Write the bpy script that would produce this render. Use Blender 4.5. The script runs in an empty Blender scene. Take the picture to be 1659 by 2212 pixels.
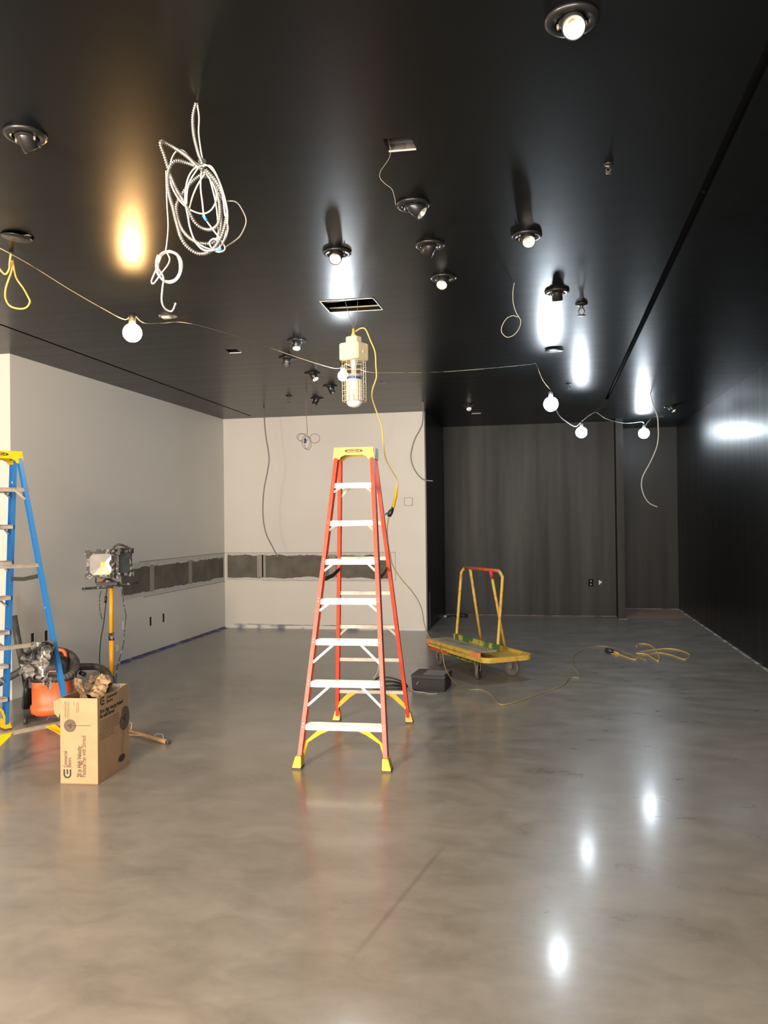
import bpy, bmesh, math, random
from mathutils import Vector, Matrix, noise

# ------------------------------------------------------------------ camera
C = bpy.context.scene.collection
sc = bpy.context.scene
F = 1720.0; CX, CY = 829.5, 1106.0; HC = 1.65
_d = Vector((350.5, -14.0, -F)).normalized()
_u = Vector((-.0118, 1.0, 0)); _u.z = -(_u.x*_d.x + _u.y*_d.y)/_d.z; _u.normalize()
_r = _d.cross(_u)
R3 = Matrix((_r, _d, _u))                       # camera axes -> world
cam_d = bpy.data.cameras.new('camera'); cam = bpy.data.objects.new('camera', cam_d); C.objects.link(cam)
cam_d.sensor_fit = 'VERTICAL'; cam_d.sensor_height = 36; cam_d.lens = F/2212*36
cam_d.clip_start = .05; cam_d.clip_end = 100
cam.matrix_world = Matrix.Translation((0, 0, HC)) @ R3.to_4x4()
sc.camera = cam
sc.view_settings.view_transform = 'Standard'; sc.view_settings.look = 'None'
sc.view_settings.gamma = 1; sc.view_settings.use_curve_mapping = False
sc.view_settings.exposure = 0.0
W_WARM = 45; W_COOL = (44, 54, 34, 56); DAY = 1430; W_UNSEEN = 680

world = bpy.data.worlds.new('world'); sc.world = world; world.use_nodes = True
world.node_tree.nodes['Background'].inputs[0].default_value = (.75, .8, .9, 1)
world.node_tree.nodes['Background'].inputs[1].default_value = .3

# light of the shop front behind the camera, in the window opening of wall_front
def area(name, loc, rot, sx, sy, e, col):
    l = bpy.data.lights.new(name, 'AREA'); l.shape = 'RECTANGLE'; l.size = sx; l.size_y = sy
    l.energy = e; l.color = col
    o = bpy.data.objects.new(name, l); C.objects.link(o); o.location = loc; o.rotation_euler = rot
    return o
area('shop_window_light', (-2.2, -3.9, 1.75), (math.radians(90), 0, 0), 7.0, 2.7, DAY, (1, .90, .78))

# unseen warm lamps, put in to brighten floor, ladder and box
def unseen_lamp(name, loc, e, col, r):
    l = bpy.data.lights.new(name, 'POINT'); l.energy = e; l.color = col; l.shadow_soft_size = r
    o = bpy.data.objects.new(name, l); C.objects.link(o); o.location = loc; return o
unseen_lamp('unseen_lamp_left', (-2.7, .55, 2.7), W_UNSEEN, (1, .74, .50), .22)
unseen_lamp('unseen_lamp_right', (.9, -1.6, 2.8), W_UNSEEN*.45, (1, .88, .74), .22)

fh = Vector((-.2, .98, 0)).normalized(); rh = Vector((.98, .2, 0)).normalized()
CEIL = 3.27
def ray(x, y): return R3 @ Vector((x-CX, -(y-CY), -F))
def onz(x, y, z=0.0):
    v = ray(x, y); t = (z-HC)/v.z; return Vector((v.x*t, v.y*t, z))
def onc(x, y): return onz(x, y, CEIL)
def ony(x, y, Y):
    v = ray(x, y); t = Y/v.y; return Vector((v.x*t, Y, HC+v.z*t))
def onx(x, y, X):
    v = ray(x, y); t = X/v.x; return Vector((X, v.y*t, HC+v.z*t))
def atD(x, y, D):
    v = ray(x, y); t = D/v.dot(fh); return v*t + Vector((0, 0, HC))
def cw(xc, D, z=0.0): return rh*xc + fh*D + Vector((0, 0, z))
def rotof(v): return math.atan2(v.y, v.x)

# ------------------------------------------------------------------ materials
def newmat(name):
    m = bpy.data.materials.new(name); m.use_nodes = True
    nt = m.node_tree; return m, nt, nt.nodes['Principled BSDF']
def sset(b, k, v):
    if k in b.inputs: b.inputs[k].default_value = v
def mat(name, col, rough=.5, metal=0, spec=.5, noise_amt=0, nscale=8, bump=0, bscale=60, trans=0, emit=None, es=0, col2=None, thr=None):
    m, nt, b = newmat(name)
    c4 = (*col, 1)
    sset(b, 'Base Color', c4); sset(b, 'Roughness', rough); sset(b, 'Metallic', metal); sset(b, 'Specular IOR Level', spec)
    if trans: sset(b, 'Transmission Weight', trans)
    if emit: sset(b, 'Emission Color', (*emit, 1)); sset(b, 'Emission Strength', es)
    tc = nt.nodes.new('ShaderNodeTexCoord')
    if noise_amt or col2:
        n = nt.nodes.new('ShaderNodeTexNoise'); n.inputs['Scale'].default_value = nscale; n.inputs['Detail'].default_value = 6
        nt.links.new(tc.outputs['Object'], n.inputs['Vector'])
        r = nt.nodes.new('ShaderNodeValToRGB')
        lo, hi = thr if thr else (.3, .7)
        r.color_ramp.elements[0].position = lo; r.color_ramp.elements[1].position = hi
        r.color_ramp.elements[0].color = c4
        k = 1-noise_amt
        r.color_ramp.elements[1].color = (*col2, 1) if col2 else (col[0]*k, col[1]*k, col[2]*k, 1)
        nt.links.new(n.outputs['Fac'], r.inputs['Fac']); nt.links.new(r.outputs['Color'], b.inputs['Base Color'])
    if bump:
        n2 = nt.nodes.new('ShaderNodeTexNoise'); n2.inputs['Scale'].default_value = bscale; n2.inputs['Detail'].default_value = 4
        nt.links.new(tc.outputs['Object'], n2.inputs['Vector'])
        bp = nt.nodes.new('ShaderNodeBump'); bp.inputs['Strength'].default_value = bump; bp.inputs['Distance'].default_value = .01
        nt.links.new(n2.outputs['Fac'], bp.inputs['Height']); nt.links.new(bp.outputs['Normal'], b.inputs['Normal'])
    return m

def rolled_paint(name, col, rough, stretch, col_amt=.12, bump=.25, spec=.5, rmark=.1, coat=0, crough=.2):
    """satin paint with roller marks stretched along one axis (stretch = scale per axis)"""
    m, nt, b = newmat(name); N = nt.nodes.new; L = nt.links.new
    sset(b, 'Specular IOR Level', spec); sset(b, 'Coat Weight', coat); sset(b, 'Coat Roughness', crough)
    tc = N('ShaderNodeTexCoord'); mp = N('ShaderNodeMapping'); mp.inputs['Scale'].default_value = stretch
    L(tc.outputs['Object'], mp.inputs['Vector'])
    n = N('ShaderNodeTexNoise'); n.inputs['Scale'].default_value = 1; n.inputs['Detail'].default_value = 5; n.inputs['Roughness'].default_value = .6
    L(mp.outputs[0], n.inputs['Vector'])
    n0 = N('ShaderNodeTexNoise'); n0.inputs['Scale'].default_value = .9; n0.inputs['Detail'].default_value = 4
    L(tc.outputs['Object'], n0.inputs['Vector'])
    rr = N('ShaderNodeMapRange'); rr.inputs[1].default_value = .3; rr.inputs[2].default_value = .7
    rr.inputs[3].default_value = rough-rmark*.5; rr.inputs[4].default_value = rough+rmark*.5
    L(n.outputs['Fac'], rr.inputs[0]); L(rr.outputs[0], b.inputs['Roughness'])
    cr = N('ShaderNodeValToRGB'); cr.color_ramp.elements[0].position = .25; cr.color_ramp.elements[1].position = .75
    k = 1-col_amt
    cr.color_ramp.elements[0].color = (col[0]*k, col[1]*k, col[2]*k, 1); cr.color_ramp.elements[1].color = (*col, 1)
    L(n0.outputs['Fac'], cr.inputs['Fac']); L(cr.outputs[0], b.inputs['Base Color'])
    bp = N('ShaderNodeBump'); bp.inputs['Strength'].default_value = bump; bp.inputs['Distance'].default_value = .004
    L(n.outputs['Fac'], bp.inputs['Height']); L(bp.outputs[0], b.inputs['Normal'])
    return m

def floor_mat(name='polished_concrete', base=((.185, .172, .150), (.245, .230, .204), (.31, .293, .262))):
    m, nt, b = newmat(name); N = nt.nodes.new; L = nt.links.new
    tc = N('ShaderNodeTexCoord')
    mp = N('ShaderNodeMapping'); mp.inputs['Scale'].default_value = (.7, 1.1, 1); mp.inputs['Rotation'].default_value = (0, 0, .1)
    L(tc.outputs['Object'], mp.inputs[0])
    n1 = N('ShaderNodeTexNoise'); n1.inputs['Scale'].default_value = .8; n1.inputs['Detail'].default_value = 9; n1.inputs['Roughness'].default_value = .62; n1.inputs['Distortion'].default_value = .25
    n2 = N('ShaderNodeTexNoise'); n2.inputs['Scale'].default_value = 4.5; n2.inputs['Detail'].default_value = 10; n2.inputs['Roughness'].default_value = .65; n2.inputs['Distortion'].default_value = .35
    n3 = N('ShaderNodeTexNoise'); n3.inputs['Scale'].default_value = 300; n3.inputs['Detail'].default_value = 2
    for n in (n1, n2): L(mp.outputs[0], n.inputs['Vector'])
    L(tc.outputs['Object'], n3.inputs['Vector'])
    mx = N('ShaderNodeMath'); mx.operation = 'MULTIPLY_ADD'; mx.inputs[1].default_value = .55
    L(n2.outputs['Fac'], mx.inputs[0]); 
    m2 = N('ShaderNodeMath'); m2.operation = 'MULTIPLY'; m2.inputs[1].default_value = .45; L(n1.outputs['Fac'], m2.inputs[0]); L(m2.outputs[0], mx.inputs[2])
    cr = N('ShaderNodeValToRGB'); e = cr.color_ramp.elements
    e[0].position = .35; e[0].color = (*base[0], 1); e[1].position = .65; e[1].color = (*base[2], 1)
    q = e.new(.5); q.color = (*base[1], 1)
    L(mx.outputs[0], cr.inputs['Fac'])
    # fine aggregate fleck
    mr = N('ShaderNodeMapRange'); mr.inputs[1].default_value = .3; mr.inputs[2].default_value = .7; mr.inputs[3].default_value = .93; mr.inputs[4].default_value = 1.07
    L(n3.outputs['Fac'], mr.inputs[0])
    # hairline scuffs
    w = N('ShaderNodeTexNoise'); w.inputs['Scale'].default_value = 1.7; w.inputs['Detail'].default_value = 3; w.inputs['Distortion'].default_value = 3.2
    L(tc.outputs['Object'], w.inputs['Vector'])
    wr = N('ShaderNodeMapRange'); wr.inputs[1].default_value = .0; wr.inputs[2].default_value = .006; wr.inputs[3].default_value = .97; wr.inputs[4].default_value = 1
    sb = N('ShaderNodeMath'); sb.operation = 'SUBTRACT'; sb.inputs[1].default_value = .6; L(w.outputs['Fac'], sb.inputs[0])
    ab = N('ShaderNodeMath'); ab.operation = 'ABSOLUTE'; L(sb.outputs[0], ab.inputs[0]); L(ab.outputs[0], wr.inputs[0])
    # dark smudges and one long scratch
    sm = N('ShaderNodeTexNoise'); sm.inputs['Scale'].default_value = 2.6; sm.inputs['Detail'].default_value = 5; sm.inputs['Roughness'].default_value = .7
    ms = N('ShaderNodeMapping'); ms.inputs['Location'].default_value = (3.1, 7.7, 0); L(tc.outputs['Object'], ms.inputs[0]); L(ms.outputs[0], sm.inputs['Vector'])
    sr = N('ShaderNodeMapRange'); sr.inputs[1].default_value = .58; sr.inputs[2].default_value = .78; sr.inputs[3].default_value = 1; sr.inputs[4].default_value = .86; L(sm.outputs['Fac'], sr.inputs[0])
    g_ = N('ShaderNodeNewGeometry'); mc = N('ShaderNodeMapping'); mc.vector_type = 'TEXTURE'; mc.inputs['Location'].default_value = SCR[0]; mc.inputs['Rotation'].default_value = (0, 0, SCR[1])
    L(g_.outputs['Position'], mc.inputs[0]); sp = N('ShaderNodeSeparateXYZ'); L(mc.outputs[0], sp.inputs[0])
    def fall(sock, a, b_):
        q = N('ShaderNodeMath'); q.operation = 'ABSOLUTE'; L(sock, q.inputs[0]); r_ = N('ShaderNodeMapRange'); r_.inputs[1].default_value = a; r_.inputs[2].default_value = b_; r_.inputs[3].default_value = 1; r_.inputs[4].default_value = 0; L(q.outputs[0], r_.inputs[0]); return r_.outputs[0]
    q1 = N('ShaderNodeMath'); q1.operation = 'MULTIPLY'; L(fall(sp.outputs[1], .002, .018), q1.inputs[0]); L(fall(sp.outputs[0], SCR[2]*.6, SCR[2]), q1.inputs[1])
    q2 = N('ShaderNodeMath'); q2.operation = 'MULTIPLY_ADD'; L(q1.outputs[0], q2.inputs[0]); q2.inputs[1].default_value = -.22; q2.inputs[2].default_value = 1
    q3 = N('ShaderNodeMath'); q3.operation = 'MULTIPLY'; L(q2.outputs[0], q3.inputs[0]); L(sr.outputs[0], q3.inputs[1])
    q4 = N('ShaderNodeMath'); q4.operation = 'MULTIPLY'; L(q3.outputs[0], q4.inputs[0]); L(wr.outputs[0], q4.inputs[1]); wr = q4
    mu = N('ShaderNodeMath'); mu.operation = 'MULTIPLY'; L(mr.outputs[0], mu.inputs[0]); L(wr.outputs[0], mu.inputs[1])
    vm = N('ShaderNodeVectorMath'); vm.operation = 'SCALE'; L(cr.outputs[0], vm.inputs[0]); L(mu.outputs[0], vm.inputs['Scale'])
    L(vm.outputs[0], b.inputs['Base Color'])
    rr = N('ShaderNodeMapRange'); rr.inputs[1].default_value = .3; rr.inputs[2].default_value = .7; rr.inputs[3].default_value = .26; rr.inputs[4].default_value = .36
    L(n2.outputs['Fac'], rr.inputs[0]); L(rr.outputs[0], b.inputs['Roughness'])
    bp = N('ShaderNodeBump'); bp.inputs['Strength'].default_value = .006; bp.inputs['Distance'].default_value = .01
    L(n2.outputs['Fac'], bp.inputs['Height']); L(bp.outputs[0], b.inputs['Normal'])
    sset(b, 'Specular IOR Level', .45); sset(b, 'Coat Weight', .26); sset(b, 'Coat Roughness', .13)
    return m

M = {}
_a, _b = onz(972, 1812), onz(740, 2095); SCR = (tuple((_a+_b)/2), rotof(_b-_a), (_b-_a).length/2)
M['floor'] = floor_mat()
M['floor_brown'] = floor_mat('bare_brown_slab', ((.30, .20, .14), (.36, .25, .18), (.42, .30, .22)))
M['ceiling'] = rolled_paint('black_satin_ceiling', (.0052, .0064, .0070), .34, (.35, 7, 1), .25, .012, spec=.10, rmark=.05, coat=.14, crough=.22)
M['dark_wall'] = rolled_paint('black_satin_wall', (.0072, .0070, .0064), .46, (5, 5, .25), .2, .010, spec=.22, rmark=.10)
M['right_wall'] = rolled_paint('black_satin_side_wall', (.0018, .0019, .0019), .42, (5, 5, .25), .2, .010, spec=.20, rmark=.08, coat=.24, crough=.24)
M['white_wall'] = rolled_paint('off_white_wall', (.66, .625, .57), .6, (2, 2, 2), .05, .05)
M['grey_wall'] = rolled_paint('pale_grey_wall', (.64, .62, .575), .45, (2, 2, 2), .05, .05)
M['void'] = mat('void_black', (.008, .008, .008), .9)
M['black_metal'] = mat('black_painted_metal', (.018, .018, .018), .32, noise_amt=.3)
M['reflector'] = mat('silver_reflector', (.93, .91, .88), .28, .55, noise_amt=.08)
M['lens'] = mat('lamp_lens', (.85, .8, .72), .15)
M['dark_reflector'] = mat('dark_reflector', (.10, .10, .10), .35, .3)  # darker colour variant of the downlight reflector
M['red_fibre'] = mat('red_orange_fibreglass', (.72, .085, .04), .42, noise_amt=.25, nscale=25)
M['blue_fibre'] = mat('blue_fibreglass', (.025, .16, .42), .42, col2=(.55, .60, .66), nscale=16, thr=(.70, .72))
M['yellow'] = mat('yellow_plastic', (.80, .47, .006), .4, noise_amt=.12, nscale=20)
M['alu'] = mat('dull_aluminium', (.80, .77, .72), .38, .55, noise_amt=.22, nscale=30)
M['alu_dusty_shaded'] = mat('dusty_shaded_aluminium', (.50, .44, .37), .5, .4, noise_amt=.3, nscale=22)  # dusty cream, darkened further: shade on rear bars put into the colour
M['alu_dirty'] = mat('paint_smeared_aluminium', (.66, .60, .56), .45, .45, col2=(.30, .27, .25), nscale=14, thr=(.4, .75))
M['rivet'] = mat('rivet_steel', (.30, .27, .24), .4, .7)
M['black_plastic'] = mat('black_plastic', (.02, .02, .02), .4, noise_amt=.3)
M['dark_rubber'] = mat('dark_rubber', (.03, .028, .025), .55, col2=(.09, .085, .08), nscale=12)
M['print'] = mat('black_print', (.035, .028, .022), .6)
M['print_faint'] = mat('faint_print', (.13, .085, .05), .7)
M['card'] = mat('corrugated_cardboard', (.46, .29, .155), .75, noise_amt=.12, nscale=10, bump=.08, bscale=150)
M['card_side'] = M['card']
M['card_in'] = mat('cardboard_inside', (.45, .32, .22), .85, col2=(.78, .72, .64), nscale=22, thr=(.55, .62))
M['kraft'] = mat('crumpled_kraft_paper', (.42, .28, .155), .8, noise_amt=.35, nscale=9, bump=.15, bscale=30)
M['kraft_dark'] = mat('crumpled_brown_paper', (.16, .11, .07), .85, noise_amt=.4, nscale=9)
M['bag'] = mat('clear_grey_plastic_film', (.33, .31, .29), .38, trans=.35, col2=(.06, .06, .06), nscale=6, thr=(.5, .60), bump=.2, bscale=30)
M['bag_black'] = mat('black_plastic_film', (.012, .012, .012), .22)
M['cream'] = mat('cream_paper', (.82, .74, .55), .8)
M['orange'] = mat('orange_vacuum_plastic', (.74, .125, .022), .42, col2=(.66, .27, .15), nscale=6, thr=(.56, .78))
M['pole'] = mat('orange_yellow_pole', (.95, .42, .01), .38)
M['blue_plastic'] = mat('dark_blue_plastic', (.02, .04, .16), .5)
M['scuffed'] = mat('paint_speckled_black', (.035, .033, .03), .5, col2=(.34, .30, .27), nscale=30, thr=(.54, .62))
M['glass'] = mat('dusty_lamp_glass', (.10, .12, .12), .25, noise_amt=.4)
M['yellow_paint'] = mat('chipped_yellow_paint', (.58, .38, .06), .5, col2=(.38, .22, .04), nscale=16, thr=(.52, .68))
M['red_paint'] = mat('chipped_red_paint', (.62, .07, .03), .5, col2=(.35, .05, .03), nscale=16)
M['green_paint'] = mat('chipped_green_paint', (.05, .12, .03), .5, col2=(.40, .36, .06), nscale=9, thr=(.5, .62))
M['orange_paint'] = mat('faded_orange_paint', (.80, .27, .10), .55, noise_amt=.2)
M['ply'] = mat('worn_plywood', (.36, .33, .25), .7, col2=(.22, .21, .14), nscale=9)
M['wheel'] = mat('dusty_rubber_wheel', (.13, .115, .10), .7, noise_amt=.4, nscale=20)
M['steel'] = mat('dusty_steel', (.30, .27, .24), .5, .5, noise_amt=.3)
M['case'] = mat('black_case_plastic', (.008, .008, .009), .5, noise_amt=.3)
M['case_panel'] = mat('grey_lid_panel', (.19, .19, .18), .5, noise_amt=.3, nscale=14)
M['galv'] = mat('galvanised_cable', (.34, .33, .31), .35, .75)
M['white_wire'] = mat('white_cable', (.60, .585, .56), .45)
M['yellow_cord'] = mat('yellow_cord', (.80, .52, .13), .5, noise_amt=.15)
M['yellow_cord_dusty'] = mat('dusty_yellow_cord', (.42, .31, .13), .6, col2=(.28, .23, .14), nscale=4)
M['festoon'] = mat('festoon_cord_mix', (.34, .28, .18), .55, col2=(.05, .045, .04), nscale=1.6, thr=(.50, .53))
M['grey_wire'] = mat('grey_cable', (.19, .175, .16), .5)
M['pale_wire'] = mat('pale_grey_cable', (.40, .385, .35), .5)
M['black_wire'] = mat('black_cable', (.02, .02, .02), .5)
M['blue_tape'] = mat('blue_tape', (.03, .30, .72), .5)
M['fix_cream'] = mat('cream_fixture_housing', (.85, .74, .48), .45, noise_amt=.08)
M['led_strip'] = mat('led_strip', (.86, .80, .62), .35)
M['led_body'] = mat('lamp_silver_body', (.72, .68, .64), .3, .4)
M['frost'] = mat('frosted_dome', (.75, .76, .78), .25)
M['blue_band'] = mat('blue_band', (.02, .07, .32), .4)
M['wood'] = mat('raw_wood', (.55, .33, .17), .65, noise_amt=.35, nscale=20)
M['plate_white'] = mat('white_patch', (.72, .70, .67), .5)
M['outlet_dark'] = mat('dark_outlet', (.002, .002, .002), .7, spec=.05)
M['pencil'] = mat('pencil_line', (.16, .14, .12), .8)
M['seam'] = mat('joint_compound_seam', (.33, .29, .25), .8, noise_amt=.15)
M['bare_board'] = mat('unpainted_board', (.095, .082, .065), .8, col2=(.15, .135, .11), nscale=5)
M['board_skim'] = mat('skim_coat', (.56, .54, .50), .7, noise_amt=.15)
M['tape_blue_floor'] = mat('blue_masking_tape', (.06, .085, .19), .6, col2=(.28, .27, .27), nscale=5, thr=(.5, .68))
M['dust'] = mat('plaster_dust', (.45, .44, .43), .85, col2=(.10, .10, .11), nscale=5, thr=(.45, .6))
M['dust_white'] = mat('plaster_skirting_gap', (.66, .64, .61), .8, col2=(.22, .23, .30), nscale=3.5, thr=(.5, .62))
M['slot'] = mat('slot_with_plaster_flecks', (.004, .004, .004), .7, col2=(.30, .30, .30), nscale=7, thr=(.68, .72))
M['win_frame'] = mat('bronze_window_frame', (.10, .09, .08), .4, .5)
M['sprink'] = mat('sprinkler_brass', (.12, .10, .08), .4, .6)
M['pipe'] = mat('beige_pipe', (.55, .47, .38), .45)
def bulb_mat(name, col, s):
    m, nt, b = newmat(name); sset(b, 'Base Color', (.9, .9, .9, 1)); sset(b, 'Emission Color', (*col, 1)); sset(b, 'Emission Strength', s); return m

# ------------------------------------------------------------------ mesh builder
class MB:
    def __init__(s): s.v = []; s.f = []; s.smooth = []
    def add(s, vs, fs, smooth=False):
        o = len(s.v); s.v += [Vector(v) for v in vs]
        for f in fs: s.f.append([i+o for i in f]); s.smooth.append(smooth)
    def box(s, x0, x1, y0, y1, z0, z1, mtx=None):
        vs = [Vector((x, y, z)) for z in (z0, z1) for y in (y0, y1) for x in (x0, x1)]
        if mtx: vs = [mtx @ v for v in vs]
        s.add(vs, [(0, 2, 3, 1), (4, 5, 7, 6), (0, 1, 5, 4), (2, 6, 7, 3), (0, 4, 6, 2), (1, 3, 7, 5)])
        return s
    def bar(s, p0, p1, w, h, up=(0, 0, 1), w2=None, h2=None):
        """box from p0 to p1; w across, h along 'up'"""
        p0 = Vector(p0); p1 = Vector(p1); d = (p1-p0).normalized(); up = Vector(up)
        x = d.cross(up).normalized(); z = x.cross(d).normalized()
        w2 = w2 or w; h2 = h2 or h; vs = []
        for p, a, b in ((p0, w, h), (p1, w2, h2)):
            for sx, sz in ((-1, -1), (1, -1), (1, 1), (-1, 1)): vs.append(p+x*sx*a/2+z*sz*b/2)
        s.add(vs, [(3, 2, 1, 0), (4, 5, 6, 7), (0, 1, 5, 4), (1, 2, 6, 5), (2, 3, 7, 6), (3, 0, 4, 7)])
        return s
    def prism(s, pts2, frame, d0, d1):
        """polygon pts2 (a,b) in frame (origin, ea, eb, en) extruded along en d0..d1"""
        o, ea, eb, en = [Vector(q) for q in frame]; n = len(pts2)
        vs = [o+ea*a+eb*b+en*d0 for a, b in pts2]+[o+ea*a+eb*b+en*d1 for a, b in pts2]
        fs = [tuple(range(n))[::-1], tuple(range(n, 2*n))]
        fs += [(i, (i+1) % n, (i+1) % n+n, i+n) for i in range(n)]
        s.add(vs, fs); return s
    def extr(s, prof, p0, p1, ex, ey):
        """profile (a,b) swept straight p0->p1 with axes ex,ey"""
        p0 = Vector(p0); p1 = Vector(p1); ex = Vector(ex); ey = Vector(ey); n = len(prof)
        vs = [p0+ex*a+ey*b for a, b in prof]+[p1+ex*a+ey*b for a, b in prof]
        fs = [tuple(range(n))[::-1], tuple(range(n, 2*n))]+[(i, (i+1) % n, (i+1) % n+n, i+n) for i in range(n)]
        s.add(vs, fs); return s
    def tube(s, pts, r, seg=8, closed=False, caps=True, rf=None):
        pts = [Vector(p) for p in pts]; n = len(pts)
        if n < 2: return s
        T = []
        for i in range(n):
            if closed: t = pts[(i+1) % n]-pts[i-1]
            else: t = pts[min(i+1, n-1)]-pts[max(i-1, 0)]
            T.append(t.normalized() if t.length > 1e-9 else Vector((0, 0, 1)))
        a = Vector((0, 0, 1)) if abs(T[0].z) < .9 else Vector((1, 0, 0))
        N = (a-T[0]*a.dot(T[0])).normalized(); vs = []
        for i in range(n):
            N = N-T[i]*N.dot(T[i]); N = N.normalized() if N.length > 1e-6 else T[i].orthogonal().normalized()
            B = T[i].cross(N); rr = r if not hasattr(r, '__len__') else r[i]
            if rf: rr = rf(i)
            for k in range(seg):
                an = 2*math.pi*k/seg; vs.append(pts[i]+N*math.cos(an)*rr+B*math.sin(an)*rr)
        fs = []
        for i in range(n if closed else n-1):
            j = (i+1) % n
            for k in range(seg):
                k2 = (k+1) % seg; fs.append((i*seg+k, i*seg+k2, j*seg+k2, j*seg+k))
        s.add(vs, fs, True)
        if caps and not closed:
            o = len(s.v)-n*seg
            s.f.append([o+k for k in range(seg)][::-1]); s.smooth.append(False)
            s.f.append([o+(n-1)*seg+k for k in range(seg)]); s.smooth.append(False)
        return s
    def cyl(s, p0, p1, r, r2=None, seg=20): return s.tube([p0, p1], [r, r if r2 is None else r2], seg)
    def lathe(s, prof, origin=(0, 0, 0), axis=(0, 0, 1), seg=32, sq=None, close=False):
        """prof list (r, h) revolved round axis; sq = squareness exponent"""
        o = Vector(origin); ax = Vector(axis).normalized(); a = ax.orthogonal().normalized() if abs(ax.z) < .999 else Vector((1, 0, 0)); b = ax.cross(a)
        vs = []; n = len(prof)
        for r, h in prof:
            for k in range(seg):
                an = 2*math.pi*k/seg; c, si = math.cos(an), math.sin(an); q = 1
                if sq: q = 1/((abs(c)**sq+abs(si)**sq)**(1/sq))
                vs.append(o+ax*h+a*c*r*q+b*si*r*q)
        fs = []
        for i in range(n-1):
            for k in range(seg):
                k2 = (k+1) % seg; fs.append((i*seg+k, i*seg+k2, (i+1)*seg+k2, (i+1)*seg+k))
        if close:
            for k in range(seg):
                k2 = (k+1) % seg; fs.append(((n-1)*seg+k, (n-1)*seg+k2, k2, k))
        s.add(vs, fs, True); return s
    def sphere(s, c, r, seg=24, rings=14, sc=(1, 1, 1)):
        prof = [(max(1e-4, r*math.sin(math.pi*i/rings)), -r*math.cos(math.pi*i/rings)) for i in range(rings+1)]
        o = len(s.v); s.lathe(prof, (0, 0, 0), seg=seg)
        for i in range(o, len(s.v)):
            v = s.v[i]; s.v[i] = Vector((v.x*sc[0], v.y*sc[1], v.z*sc[2]))+Vector(c)
        return s
    def build(s, name, m, parent=None, world=False, bevel=0, seg=2):
        me = bpy.data.meshes.new(name)
        vs = s.v
        if world and parent is not None:
            root = parent
            while root.parent: root = root.parent
            inv = (Matrix.Translation(root.location) @ Matrix.Rotation(root.rotation_euler.z, 4, 'Z')).inverted()
            vs = [inv @ v for v in vs]
        loc = None
        if parent is None:
            xs = [v.x for v in vs]; ys = [v.y for v in vs]; zs = [v.z for v in vs]
            loc = Vector(((min(xs)+max(xs))/2, (min(ys)+max(ys))/2, min(zs)))
            vs = [v-loc for v in vs]
        me.from_pydata([tuple(v) for v in vs], [], s.f)
        me.polygons.foreach_set('use_smooth', s.smooth)
        bm = bmesh.new(); bm.from_mesh(me); bmesh.ops.recalc_face_normals(bm, faces=bm.faces)
        if bevel:
            ed = [e for e in bm.edges if len(e.link_faces) == 2 and e.calc_face_angle(0) > .6]
            bmesh.ops.bevel(bm, geom=ed, offset=bevel, segments=seg, affect='EDGES', clamp_overlap=True)
        bm.to_mesh(me); bm.free(); me.update()
        me.materials.append(m)
        o = bpy.data.objects.new(name, me); C.objects.link(o)
        if parent is not None: o.parent = parent
        else: o.location = loc
        return o

def tag(o, label, cat, group=None, kind=None):
    if label: o['label'] = label
    if cat: o['category'] = cat
    if group: o['group'] = group
    if kind: o['kind'] = kind
    return o
def thing(name, label, cat, loc, rz=0, group=None):
    o = bpy.data.objects.new(name, None); C.objects.link(o); o.empty_display_size = .1
    o.location = loc; o.rotation_euler = (0, 0, rz); return tag(o, label, cat, group)
def struct(o): o['kind'] = 'structure'; return o

def smooth(pts, n=8, closed=False):
    pts = [Vector(p) for p in pts]; out = []; m = len(pts)
    rng = range(m) if closed else range(m-1)
    for i in rng:
        if closed: p0, p1, p2, p3 = pts[i-1], pts[i], pts[(i+1) % m], pts[(i+2) % m]
        else: p0, p1, p2, p3 = pts[max(i-1, 0)], pts[i], pts[i+1], pts[min(i+2, m-1)]
        for k in range(n):
            t = k/n
            out.append(.5*((2*p1)+(p2-p0)*t+(2*p0-5*p1+4*p2-p3)*t*t+(3*p1-p0-3*p2+p3)*t*t*t))
    if not closed: out.append(pts[-1])
    return out
def resample(pts, step):
    out = [pts[0].copy()]; acc = 0; last = pts[0]
    for p in pts[1:]:
        seg = (p-last).length
        while seg > 1e-9 and acc+seg >= step:
            t = (step-acc)/seg; last = last.lerp(p, t); out.append(last.copy()); seg = (p-last).length; acc = 0
        acc += seg; last = p
    return out
def text_obj(body, size, m, parent, origin, ea, eb, name='printed_text', align='LEFT', bold=0, sx=1.0, thick=.0004, warp=None):
    cu = bpy.data.curves.new('t', 'FONT'); cu.body = body; cu.size = size; cu.extrude = thick; cu.offset = bold
    cu.align_x = align; cu.align_y = 'CENTER'; cu.resolution_u = 4
    o = bpy.data.objects.new('t', cu); C.objects.link(o)
    dg = bpy.context.evaluated_depsgraph_get(); me = bpy.data.meshes.new_from_object(o.evaluated_get(dg))
    bpy.data.objects.remove(o); bpy.data.curves.remove(cu)
    ea = Vector(ea).normalized(); eb = Vector(eb).normalized(); en = ea.cross(eb); og = Vector(origin)
    for v in me.vertices:
        c = v.co.copy(); v.co = og+ea*c.x*sx+eb*c.y+en*c.z
        if warp: v.co.x = warp(v.co)+en.x*c.z
    me.materials.clear(); me.materials.append(m); me.name = name
    t = bpy.data.objects.new(name, me); C.objects.link(t); t.parent = parent
    return t
random.seed(7)

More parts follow.
